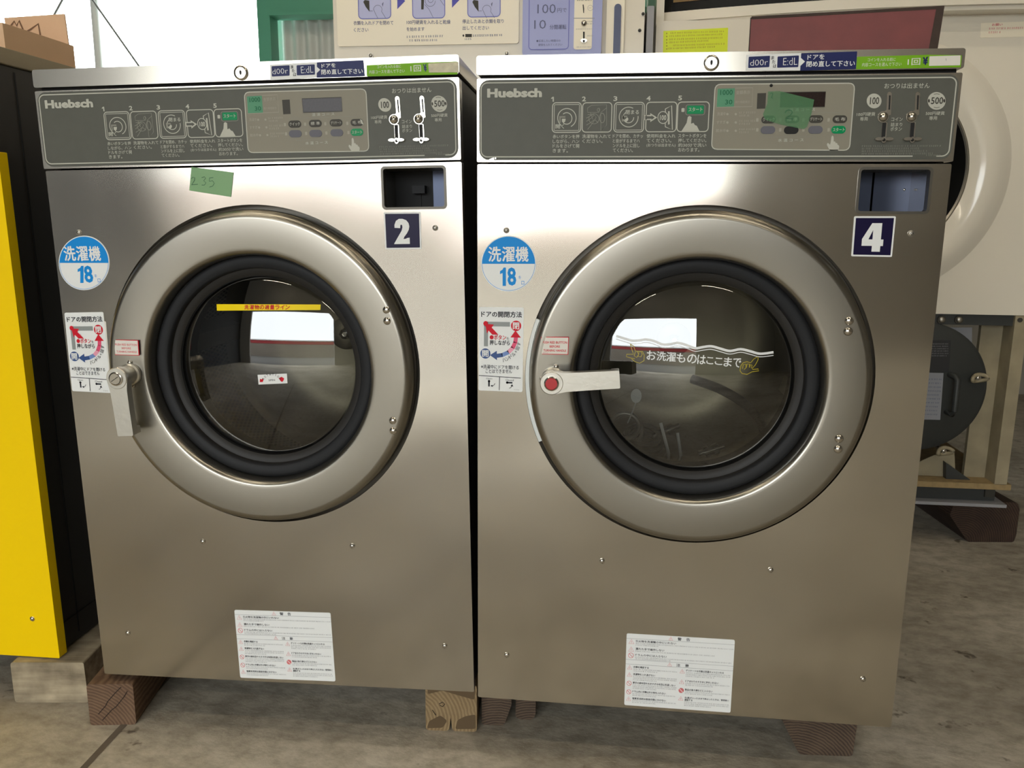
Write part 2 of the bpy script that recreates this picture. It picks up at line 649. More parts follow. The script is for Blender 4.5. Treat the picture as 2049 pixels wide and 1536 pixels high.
    def text(self, s, O, X, h, c, m, off=0.0, warp=None, res=2, skew=0.0):
        """fit the lettering into the box that starts at O, runs along X and is h high"""
        bold = 0.0
        if any(ord(ch) > 0x2E80 for ch in s):     # dense characters: thicken by overprinting
            bold, off = max(off, 0.0) * 0.9, 0.0
        v, f = text_mesh(s, off, res)
        if not v:
            return self
        x0, x1 = min(q[0] for q in v), max(q[0] for q in v)
        y0, y1 = min(q[1] for q in v), max(q[1] for q in v)
        O, X = Vector(O), Vector(X)
        Y = Vector((-X.y, X.x)).normalized() * h + X * skew
        shifts = [(0, 0)] if not bold else [(sx * bold * h, sy * bold * h) for sx, sy in ((-1, 0), (1, 0), (0, -0.8), (0, 0.8), (0.5, 0.5))]
        for si, (dx, dy) in enumerate(shifts):
            vs = []
            for x, y in v:
                q = O + X * ((x - x0) / (x1 - x0)) + Y * ((y - y0) / (y1 - y0))
                vs.append((q.x + dx, q.y + dy, c + si * 4e-5))
            self.add(vs, f, m, warp)
        return self

    def scribble(self, O, X, h, c, m, rnd, warp=None):
        """a line of print too small to read"""
        O, X = Vector(O), Vector(X)
        ln = X.length
        d = X / ln
        Y = Vector((-d.y, d.x))
        x = 0.0
        while x < ln - h * 0.5:
            w = h * rnd.uniform(0.55, 0.95)
            k = rnd.choice((2, 3))
            for j in range(k):
                yy = h * (j + 0.5) / k
                p = O + d * (x + w * rnd.uniform(0, .15)) + Y * yy
                self.stroke([p, p + d * w * rnd.uniform(0.5, 0.85)], h * 0.13, c, m, warp=warp)
            p = O + d * (x + w * rnd.uniform(.2, .7)) + Y * h * 0.05
            self.stroke([p, p + Y * h * 0.85], h * 0.13, c, m, warp=warp)
            x += w + h * rnd.choice((0.12, 0.16, 0.2, 0.5))
        return self

    def build(self, name, parent=None, smooth=40, label=None):
        me = bpy.data.meshes.new(name)
        me.from_pydata(self.v, [], self.f)
        for m in self.mats:
            me.materials.append(m)
        me.polygons.foreach_set('material_index', self.m)
        if self.uv:
            ul = me.uv_layers.new(name='UVMap')
            for p in me.polygons:
                if p.index in self.uv:
                    for li, q in zip(p.loop_indices, self.uv[p.index]):
                        ul.data[li].uv = q
        me.update()
        if smooth:
            me.polygons.foreach_set('use_smooth', [True] * len(me.polygons))
            me.set_sharp_from_angle(angle=math.radians(smooth))
        o = bpy.data.objects.new(name, me)
        COL.objects.link(o)
        if parent is not None:
            o.parent = parent
        if label:
            o['label'] = label
        return o


def thing(name, label, cat, M=None, group=None):
    o = bpy.data.objects.new(name, None)
    o.empty_display_size = 0.1
    COL.objects.link(o)
    if M is not None:
        o.matrix_world = M if isinstance(M, Matrix) else Matrix.Translation(M)
    return tag(o, label, cat, group)


def tag(o, label, cat, group=None):
    o['label'] = label
    o['category'] = cat
    if group:
        o['group'] = group
    return o


def struct(o):
    o['kind'] = 'structure'
    return o


def move_origin(o, p):
    """put a mesh object's origin at p"""
    p = Vector(p)
    o.data.transform(Matrix.Translation(-p))
    o.location = p
    return o

# ---------------------------------------------------------------- the two washing machines
UC, VC = 0.330, 0.548          # door centre on the front panel
WB, RD, RB = -0.020, 0.45, 0.146    # glass dome: seat depth, radius of curvature, rim radius


def dome(a, b):
    d2 = (a - UC) ** 2 + (b - VC) ** 2
    return WB + math.sqrt(max(RD * RD - d2, 1e-4)) - math.sqrt(RD * RD - RB * RB)


def on_dome(F):
    def g(px, py):
        w = 0.0
        for _ in range(8):
            a, b = F(px, py, w)
            w = dome(a, b)
        return (a, b)
    return g


def V2(p):
    return Vector((p[0], p[1]))


class Sheet:
    """a flat label: coordinates read off an enlarged view of the label, spread over its four corners"""
    def __init__(self, F, corners, box, w=0.0):
        self.c = [V2(F(x, y, w)) for x, y in corners]      # TL TR BR BL
        self.b = box

    def __call__(self, x, y):
        x0, y0, x1, y1 = self.b
        s, t = (x - x0) / (x1 - x0), (y - y0) / (y1 - y0)
        tl, tr, br, bl = self.c
        q = (tl * (1 - s) + tr * s) * (1 - t) + (bl * (1 - s) + br * s) * t
        return (q.x, q.y)

    def txt(self, mb, s, x0, y0, x1, y1, h, c, m, off=0.0, warp=None):
        O, B = V2(self(x0, y0)), V2(self(x1, y1))
        hh = (V2(self(x0, y0 - h)) - O).length
        mb.text(s, O, B - O, hh, c, m, off, warp)

    def scr(self, mb, x0, y0, x1, y1, h, c, m, rnd, warp=None):
        O, B = V2(self(x0, y0)), V2(self(x1, y1))
        hh = (V2(self(x0, y0 - h)) - O).length
        mb.scribble(O, B - O, hh, c, m, rnd, warp)

    def poly(self, pts):
        return [self(x, y) for x, y in pts]


class Img(Sheet):
    """coordinates of one enlarged view of the photograph, laid on a washer's front"""
    def __init__(self, F, ox, oy, k, w=0.0):
        self.F, self.ox, self.oy, self.k, self.w = F, ox, oy, k, w

    def __call__(self, x, y):
        return self.F(self.ox + x * self.k, self.oy + y * self.k, self.w)


HAND = [(0.30, 1.0), (0.16, 0.80), (0.06, 0.62), (0.10, 0.50), (0.20, 0.52), (0.30, 0.62), (0.36, 0.40), (0.40, 0.10), (0.47, 0.0), (0.56, 0.06),
        (0.58, 0.22), (0.57, 0.42), (0.62, 0.38), (0.70, 0.42), (0.73, 0.52), (0.78, 0.48), (0.86, 0.54), (0.88, 0.64), (0.93, 0.62), (1.0, 0.72), (0.98, 0.86), (0.90, 1.0)]


def hand_poly(im, x0, y0, x1, y1):
    return [im(x0 + (x1 - x0) * p[0], y0 + (y1 - y0) * p[1]) for p in HAND]


def ellipse(im, cx, cy, rx, ry, n=28, t0=0.0, t1=2 * PI):
    full = abs(t1 - t0 - 2 * PI) < 1e-6
    k = n if full else n + 1
    return [im(cx + rx * math.cos(t0 + (t1 - t0) * i / n), cy + ry * math.sin(t0 + (t1 - t0) * i / n)) for i in range(k)]


def control_panel(root, worn):
    A = Img(F4, 950, 150, 0.22938)       # left half of the panel
    B = Img(F4, 1400, 90, 0.26794)       # right half
    rnd = random.Random(3)
    mb = MB()
    c0, c1, c2, c3 = 0.0035, 0.0041, 0.0045, 0.0049
    mb.plate(rr(0.0, 0.8640, 0.660, 0.9795, 0.002), -0.02, c0, M_LID, back=True)
    mb.plate(rr(0.0035, 0.8668, 0.6565, 0.9775, 0.014), c0, c1, M_PANEL)
    fr = rr(0.0062, 0.8712, 0.6530, 0.9735, 0.009, 6)
    # the frame line breaks off near the lower right corner for the part number
    mb.stroke(fr, 0.0016, c2, M_LINE, closed=True)
    mb.plate(rr(0.606, 0.8695, 0.637, 0.8735, 0.0005), c2, c2 + .0001, M_PANEL)
    B.scr(mb, 1680, 832, 1790, 832, 14, c3, M_LINE2, rnd)
    for ddx, ddy in ((-3, 0), (3, 0), (0, -2), (0, 2)):     # heavy slab lettering
        A.txt(mb, 'Huebsch', 115 + ddx, 201 + ddy, 585 + ddx, 197 + ddy, 76, c2 + 4e-5 * (ddx + 2 * ddy + 8), M_LINE, 0.03)
    # five step pictures
    boxes = [(681, 246, 925, 502), (943, 246, 1190, 500), (1219, 244, 1470, 499), (1498, 242, 1752, 497), (1772, 240, 2031, 496)]
    for k, (x0, y0, x1, y1) in enumerate(boxes):
        (a0, b1), (a1, b0) = A(x0, y0), A(x1, y1)
        mb.stroke(rr(a0, b0, a1, b1, 0.005), 0.0013, c2, M_LINE, closed=True)
        if k in (0, 2):
            mb.stroke(rr(a0 + .0026, b0 + .0026, a1 - .0026, b1 - .0026, 0.0012), 0.0008, c2, M_LINE, closed=True)
    for s, x, w in (('2', 936, 34), ('3', 1209, 34), ('4', 1496, 36), ('5', 1771, 34)):
        y = 236 - (x - 668) * 0.009
        A.txt(mb, s, x, y, x + w, y, 42, c2, M_LINE, 0.03)
    mb.plate(A_poly(A, [(682, 194), (692, 194), (692, 237), (681, 237), (681, 209), (668, 213), (668, 205)]), c2, c2, M_LINE)
    # 1 turn the handle down: door rings, handle and the word for open
    mb.stroke(ellipse(A, 805, 378, 80, 82, 40, 2.2, 2.2 + 5.2), 0.0011, c2, M_LINE)
    mb.stroke(ellipse(A, 803, 382, 46, 50, 30, -2.3, 2.3), 0.0011, c2, M_LINE)
    mb.plate(A_poly(A, [(738, 362), (792, 362), (792, 376), (752, 376), (752, 420), (738, 420)]), c2, c2, M_LINE2)
    mb.plate(A_poly(A, [(762, 385), (795, 385), (790, 410), (775, 420), (762, 410)]), c2, c2, M_LINE)
    A.txt(mb, '開', 705, 470, 745, 470, 36, c2, M_LINE, 0.02)
    A.txt(mb, 'く', 757, 470, 780, 470, 38, c2, M_LINE, 0.02)
    # 2 hands put laundry into an open machine
    for pts in ([(985, 290), (985, 330), (1085, 330), (1085, 290)], [(985, 290), (1020, 268), (1150, 262), (1150, 440), (1100, 490), (1100, 330), (1150, 290)]):
        mb.stroke(A_poly(A, pts), 0.0007, c2, M_LINE2)
    mb.stroke(ellipse(A, 1112, 378, 22, 42), 0.0010, c2, M_LINE2, closed=True)
    mb.stroke(ellipse(A, 1040, 385, 44, 44), 0.0008, c2, M_LINE2, closed=True)
    mb.stroke(ellipse(A, 1080, 308, 12, 14, 12), 0.0007, c2, M_LINE2, closed=True)
    for pts in ([(985, 478), (1030, 420), (1060, 372), (1044, 352), (1015, 380), (975, 408)], [(972, 380), (1010, 360), (1040, 346)], [(975, 440), (1012, 418), (1040, 395)], [(985, 350), (1020, 345)], [(1010, 330), (1030, 390)], [(1050, 395), (1076, 420)]):
        mb.stroke(A_poly(A, pts), 0.0008, c2, M_LINE2)
    # 3 shut the door, turn the handle up
    mb.stroke(ellipse(A, 1342, 370, 82, 86, 40, -0.1, 5.2), 0.0011, c2, M_LINE)
    mb.stroke(ellipse(A, 1340, 372, 46, 48, 30, 0.0, 4.3), 0.0011, c2, M_LINE)
    A.txt(mb, '閉まる', 1316, 346, 1430, 346, 36, c2, M_LINE, 0.02)
    mb.plate(A_poly(A, [(1282, 358), (1330, 358), (1330, 372), (1298, 372), (1298, 408), (1282, 408)]), c2, c2, M_LINE2)
    mb.plate(A_poly(A, [(1305, 395), (1330, 372), (1340, 385), (1335, 400), (1320, 415)]), c2, c2, M_LINE)
    # 4 coin into the slot
    mb.plate(A_poly(A, [(1475, 352), (1530, 352), (1530, 336), (1590, 374), (1530, 414), (1530, 396), (1475, 396)]), c2, c2, M_LINE)
    mb.plate(A_poly(A, [(1486, 363), (1540, 363), (1540, 356), (1568, 374), (1540, 394), (1540, 385), (1486, 385)]), c3, c3, M_PANEL)
    mb.stroke(ellipse(A, 1640, 374, 44, 52, 32), 0.0011, c2, M_LINE, closed=True)
    A.txt(mb, '100', 1612, 398, 1668, 398, 46, c2, M_LINE, 0.03)
    mb.stroke(A_poly(A, [(1660, 300), (1715, 270), (1722, 480), (1660, 455), (1660, 420)]), 0.0012, c2, M_LINE)
    mb.stroke(A_poly(A, [(1660, 300), (1662, 325)]), 0.0012, c2, M_LINE)
    mb.plate(A_poly(A, [(1684, 320), (1698, 318), (1698, 432), (1684, 436)]), c2, c2, M_LINE)
    # 5 press start
    mb.stroke(rr(*A(1836, 352), *A(2006, 262), 0.003), 0.0008, c2, M_LINE2, closed=True)
    mb.plate(rr(*A(1848, 343), *A(1996, 270), 0.0016), c2, c2, M_GREEN)
    A.txt(mb, 'スタート', 1862, 322, 1982, 320, 34, c3, M_LINE, 0.02)
    mb.plate(rr(*A(1800, 326), *A(1828, 292), 0.001), c2, c2, M_LINE)
    mb.plate(A_poly(A, [(1800, 494), (1828, 450), (1846, 420), (1856, 368), (1872, 360), (1888, 370), (1884, 428), (1905, 420), (1918, 440), (1934, 446), (1946, 470), (1958, 494)]), c2, c2, M_LINE)
    caps = [(682, 912, ['赤いボタンを押', 'しながら、ハン', 'ドルをさげて開', 'きます。']), (938, 1185, ['洗濯物を入れて', 'ください。']),
            (1204, 1465, ['ドアを閉め、カチッ', 'と音がするまでハ', 'ンドルを上に回し', 'てください。']), (1497, 1748, ['使用料金を入れ', 'てください。', '(おつりは出ません)']),
            (1772, 2016, ['スタートボタンを', '押してください。', '約30分で洗い', 'おわります。'])]
    for x0, x1, rows in caps:
        n0 = len(rows[0])
        for r, s in enumerate(rows):
            y = 556 + 41 * r - (x0 - 682) * 0.007
            xe = x0 + (x1 - x0) * (1.0 if (len(s) >= n0 or (x0 == 1772 and r in (1, 2))) else min(1, len(s) / n0))
            A.txt(mb, s, x0, y, xe, y, 33, c2, M_LINE, 0.012)
    # light sub-panel
    pts = rq([B(113, 297), B(1152, 289), B(1112, 788), B(85, 780)], 0.008)
    mb.plate(pts, c1, c1 + .0003, M_PANEL2)
    mb.stroke(pts, 0.0014, c2, M_LINE, closed=True)
    mb.stroke(A_poly(B, [(130, 330), (392, 322), (387, 462), (122, 468)]), 0.0007, c2, M_FAINT, closed=True)
    mb.plate(A_poly(B, [(132, 330), (260, 326), (252, 463), (124, 466)]), c2, c2, M_LCDG)
    B.txt(mb, '1000', 150, 378, 242, 376, 38, c3, M_LCDD, 0.01)
    B.txt(mb, '30', 186, 448, 240, 447, 36, c3, M_LCDD, 0.01)
    B.txt(mb, '金額表示', 268, 372, 372, 370, 28, c2, M_FAINT, 0.01)
    B.txt(mb, '残り時間表示', 262, 440, 370, 438, 20, c2, M_FAINT)
    mb.plate(A_poly(B, [(427, 364), (492, 362), (486, 478), (422, 480)]), c2, c2, M_BTN)
    for y, s in ((530, '洗濯中'), (592, 'すすぎ'), (654, '脱水中')):
        B.txt(mb, s, 128 - (y - 530) * .08, y, 190, y - 2, 24, c2, M_FAINT, 0.01)
        mb.plate(ellipse(B, 204, y - 11, 9, 9, 14), c2, c2, M_FAINT)
        mb.plate(ellipse(B, 266, y - 11, 9, 9, 14), c2, c2, M_FAINT)
        B.scr(mb, 290, y - 14, 420, y - 16, 16, c2, M_FAINT, rnd)
        B.scr(mb, 290, y + 8, 370, y + 7, 16, c2, M_FAINT, rnd)
    B.txt(mb, '温 湯 コ ー ス', 665, 500, 855, 496, 24, c2, M_LINE, 0.01)
    B.txt(mb, '水 温 コ ー ス', 580, 726, 770, 722, 24, c2, M_LINE, 0.01)
    mb.stroke(A_poly(B, [(460, 528), (462, 514), (1040, 508), (1040, 524)]), 0.0005, c2, M_LINE2)
    mb.stroke(A_poly(B, [(500, 676), (502, 690), (850, 686), (850, 670)]), 0.0005, c2, M_LINE2)
    for y in (562, 636):
        for x in (427, 598, 770, 958):
            mb.plate(rr(*B(x - 11, y + 13), *B(x + 9, y - 13), 0.0006), c2, c2, M_FAINT)
    mb.plate(hand_poly(B, 938, 678, 1036, 790), c2, c2, M_LINE)
    # coin side
    B.txt(mb, 'おつりは出ません', 1370, 330, 1706, 326, 40, c2, M_LINE, 0.012)
    mb.plate(ellipse(B, 1295, 421, 55, 55, 40), c2, c2, M_LINE)
    B.txt(mb, '100', 1262, 448, 1330, 446, 54, c3, M_BTN, 0.015)
    mb.plate(ellipse(B, 1760, 421, 67, 66, 40), c2, c2, M_LINE)
    B.txt(mb, '500', 1716, 446, 1806, 444, 52, c3, M_BTN, 0.015)
    for sx in (1702, 1816):
        mb.plate(ellipse(B, sx, 420, 7, 14, 10), c3, c3, M_BTN)
    for sy in (372, 468):
        mb.stroke(A_poly(B, [(1738, sy), (1760, sy - 4 if sy < 400 else sy + 4), (1782, sy)]), 0.0006, c3, M_BTN)
    B.txt(mb, '100円硬貨', 1165, 535, 1302, 532, 28, c2, M_LINE, 0.012)
    B.txt(mb, '専用', 1190, 570, 1246, 568, 28, c2, M_LINE, 0.012)
    B.txt(mb, '500円硬貨', 1678, 528, 1818, 526, 28, c2, M_LINE, 0.012)
    B.txt(mb, '専用', 1704, 564, 1762, 562, 28, c2, M_LINE, 0.012)
    for y, s in ((572, 'コイン'), (611, '詰まり'), (644, 'ボタン')):
        B.txt(mb, s, 1422 - (y - 572) * .1, y, 1506 - (y - 572) * .08, y - 1, 28, c2, M_LINE, 0.012)
    for y, x1 in ((764, 1800), (783, 1640), (802, 1690), (821, 1740)):
        B.scr(mb, 1202, y, x1, y - 2, 15, c2, M_LINE2, rnd)
    if not worn:      # flaked lacquer near the lower left corner
        mb.plate(A_poly(A, [(118, 745), (150, 728), (170, 722), (172, 742), (160, 750)]), c2, c2, M_CHROME)
        mb.plate(ellipse(A, 184, 728, 6, 8, 10), c2, c2, M_CHROME)
    cp = mb.build('control_panel', root, label='dark grey lettered control panel in a bright steel frame')

    # display window
    d = MB()
    q = [B(598, 358), B(935, 353), B(927, 465), B(594, 468)]
    d.plate(rq(q, 0.001), c1, c2 + .0003, M_DISP, side=M_CHROME)
    d.stroke(q, 0.0008, c3 + .0002, M_BTN, closed=True)
    d.build('display', cp, label='dark unlit display window')
    # push buttons
    for k, (x, y, s, m) in enumerate(((510, 560, 'クイック', M_BTN), (685, 558, '標 準', M_BTN), (862, 556, 'デリケート', M_BTN), (1040, 557, '毛 布', M_BTN),
                                      (505, 637, None, M_BTN2), (678, 638, None, M_BTN2), (858, 636, None, M_BTN2), (1030, 635, 'スタート', M_GREEN))):
        b = MB()
        hw, hh = (56, 29)
        (a0, b0), (a1, b1) = B(x - hw, y + hh), B(x + hw, y - hh)
        b.plate(rr(a0, b0, a1, b1, 0.006, 6), c1, c2 + .0006, m if not (not worn and k == 5) else M_BLACK)
        if s:
            tw = 0.78 if len(s) > 3 else 0.7
            B.txt(b, s, x - hw * tw, y + 14, x + hw * tw, y + 13, 27, c2 + .0008, M_LINE, 0.012)
        b.build('push_button', cp, label={7: 'green start button'}.get(k))
    # coin slots with reject knobs
    for xs, xk, lab in ((1409, 1360, '100 yen'), (1619, 1571, '500 yen')):
        b = MB()
        b.plate([rq([B(xs - 18, 366), B(xs - 8, 354), B(xs + 8, 354), B(xs + 18, 366), B(xs + 10, 528), B(xs - 8, 530), B(xk + 25, 555), B(xk - 30, 545), B(xk - 40, 520), B(xs - 38, 498), B(xs - 24, 490)], 0.0012)],
                c1, c2 + .0006, M_CHROME)
        b.plate(A_poly(B, [(xs - 4, 380), (xs + 8, 380), (xs + 3, 486), (xs - 8, 486)]), c3, c3 + .0004, M_BLACK)
        xl = xk + 12
        b.plate(rq([B(xl - 18, 580), B(xl + 22, 578), B(xl + 14, 692), B(xl - 26, 692)], 0.002), c1, c2 + .0003, M_CHROME)
        b.plate(rq([B(xl - 16, 584), B(xl + 14, 582), B(xl + 4, 690), B(xl - 24, 690)], 0.001), c3, c3 + .0002, M_BLACK)
        b.build('coin_slot', cp)
        b = MB()
        for sx in (-1, 1):
            px, py = B(xl - 10 + sx * 36, 706)
            b.plate([(px + 0.0056 * math.cos(t), py + 0.0022 * math.sin(t)) for t in [2 * PI * j / 20 for j in range(20)]], c1, c1 + 0.006, M_CHROME)
        px, py = B(xl - 10, 712)
        b.plate([(px + 0.0032 * math.cos(t), py + 0.0042 * math.sin(t)) for t in [2 * PI * j / 20 for j in range(20)]], c1, c1 + 0.004, M_CHROME)
        b.ball(px, py, c1 + .004, 0.0022, M_BLACK)
        b.build('coin_wing_nut', cp)
        b = MB()
        px, py = B(xk, 540)
        b.cyl(px, py, c1, c1 + 0.002, 0.0074, M_CHROME)
        b.ball(px, py, c1 + 0.001, 0.0066, M_CHROME, 1.0)
        b.build('coin_reject_knob', cp)
    if not worn:      # green masking tape over the display and keys, marked 2
        b = MB()
        b.plate(A_poly(B, [(505, 352), (590, 348), (848, 412), (832, 500), (796, 612), (772, 632), (600, 598), (482, 560), (468, 520), (500, 440)]), c3 + .0006, c3 + .0007, M_TAPE2)
        b.stroke([B(x, y) for x, y in ((632, 512), (640, 495), (660, 488), (682, 496), (684, 512), (668, 530), (645, 546), (640, 552), (668, 552), (690, 556))], 0.0010, c3 + .0010, M_MARK)
        b.stroke([B(x, y) for x, y in ((520, 372), (528, 362), (540, 368), (536, 384), (528, 396), (540, 402))], 0.0008, c3 + .0010, M_MARK)
        b.build('masking_tape', cp, label='translucent green tape over the display, marked 2')
        b = MB()
        b.ball(*B(530, 306), c2, 0.0022, M_BLACK)
        b.build('panel_nick', cp)
    else:             # peeled corner of the blanket key
        b = MB()
        b.plate(A_poly(B, [(1070, 532), (1088, 540), (1096, 575), (1080, 570)]), c3 + .0006, c3 + .0008, M_LINE)
        b.build('peeled_film', cp)
    return cp


def A_poly(im, pts):
    return [im(x, y) for x, y in pts]


def lid_labels(par, F, other):
    w = 0.0046
    rnd = random.Random(11)
    b = MB()
    if other == 4:
        B = Img(F4, 1400, 90, 0.26794, w)
        wb = [(349, 74), (762, 60), (752, 190), (345, 190)]
    else:
        B = Img(F2, 480, 0, 0.25391, w)
        wb = [(236, 510), (608, 488), (610, 612), (240, 632)]
    b.plate(rq(A_poly(B, wb), 0.0008), w - .0002, w, M_WHITE)
    if other == 4:
        for q in ([(366, 88), (526, 80), (520, 165), (362, 172)], [(582, 86), (742, 78), (736, 165), (578, 170)]):
            b.plate(rq(A_poly(B, q), 0.0012), w, w + .0002, M_NAVY)
        B.txt(b, 'd00r', 376, 156, 508, 150, 44, w + .0004, M_WHITE, -0.012)
        B.txt(b, 'E:dL', 622, 152, 728, 148, 54, w + .0004, M_WHITE, -0.012)
        for s, y in (('ま', 108), ('た', 138), ('は', 170)):
            B.txt(b, s, 532 + (y - 108) * .25, y, 556 + (y - 108) * .25, y, 25, w + .0002, M_INK, 0.02)
        big = [(758, 62), (1176, 48), (1166, 180), (750, 192)]
        arrow = [(750, 92), (786, 124), (750, 158)]
        l1, l2 = (804, 110, 930, 106, 36), (796, 164, 1156, 158, 42)
        gr = [(1176, 88), (1668, 74), (1700, 72), (1958, 76), (1950, 166), (1168, 182)]
        g1, g2 = (1254, 124, 1462, 120, 26), (1212, 162, 1505, 156, 28)
        n1 = (1552, 152, 1645, 148, 50)
        yen = [(1664, 92), (1700, 88), (1712, 150), (1662, 154)]
    else:
        for q in ([(250, 522), (392, 514), (392, 596), (252, 603)], [(447, 514), (590, 507), (592, 588), (449, 594)]):
            b.plate(rq(A_poly(B, q), 0.0012), w, w + .0002, M_NAVY)
        B.txt(b, 'd00r', 258, 586, 380, 578, 42, w + .0004, M_WHITE, -0.012)
        B.txt(b, 'E:dL', 484, 578, 580, 572, 52, w + .0004, M_WHITE, -0.012)
        for s, y in (('ま', 540), ('た', 570), ('は', 600)):
            B.txt(b, s, 400 + (y - 540) * .35, y, 424 + (y - 540) * .35, y, 25, w + .0002, M_INK, 0.02)
        big = [(608, 490), (972, 474), (984, 600), (606, 612)]
        arrow = [(600, 520), (634, 550), (600, 582)]
        l1, l2 = (646, 536, 756, 530, 32), (644, 588, 970, 580, 40)
        gr = [(998, 514), (1440, 492), (1712, 484), (1716, 586), (1000, 602)]
        g1, g2 = (1082, 540, 1270, 534, 26), (1020, 582, 1300, 572, 28)
        n1 = (1346, 566, 1428, 562, 50)
        yen = [(1450, 506), (1480, 502), (1484, 566), (1458, 566)]
    b.plate(rq(A_poly(B, big), 0.0008), w + .0001, w + .0004, M_NAVY)
    b.plate(A_poly(B, arrow), w + .0005, w + .0005, M_WHITE)
    B.txt(b, 'ドアを', l1[0], l1[1], l1[2], l1[3], l1[4], w + .0006, M_WHITE, 0.025)
    B.txt(b, '閉め直して下さい', l2[0], l2[1], l2[2], l2[3], l2[4], w + .0006, M_WHITE, 0.025)
    b.build('reclose_door_label', par, label='navy and white label asking to close the door again')
    b = MB()
    b.plate(rq(A_poly(B, gr), 0.001), w - .0002, w, M_SGREEN)
    B.txt(b, 'コインを入れる前に', *g1, w + .0002, M_PAPER, 0.0)
    B.txt(b, '内容コースを選んで下さい', *g2, w + .0002, M_PAPER, 0.0)
    B.txt(b, '1回', *n1, w + .0002, M_PAPER, 0.02)
    # only the remains of the yen sign are left
    x0, y0, x1, y1 = yen[0][0], yen[0][1], yen[2][0], yen[2][1]
    B.txt(b, '¥', x0, y1, x1 - 6, y1 - 4, (y1 - y0), w + .0002, M_NAVY, 0.06)
    b.build('price_label', par, label='bright green price label')
    b = MB()
    if other == 4:
        b.plate(rq(A_poly(B, [(1716, 84), (1948, 78), (1944, 152), (1712, 156)]), 0.0008), w + .0002, w + .0004, M_PAPER)
        b.stroke(A_poly(B, [(1838, 100), (1840, 118)]), 0.0006, w + .0005, M_INKG)
        b.build('blank_cover_sticker', par, label='off-white sticker blanking out the price')
    else:
        b.plate(rq(A_poly(B, [(1484, 500), (1722, 488), (1724, 570), (1490, 572)]), 0.0008), w + .0002, w + .0005, M_BROWNTAPE)
        b.build('brown_tape', par, label='shiny brown tape over the price')


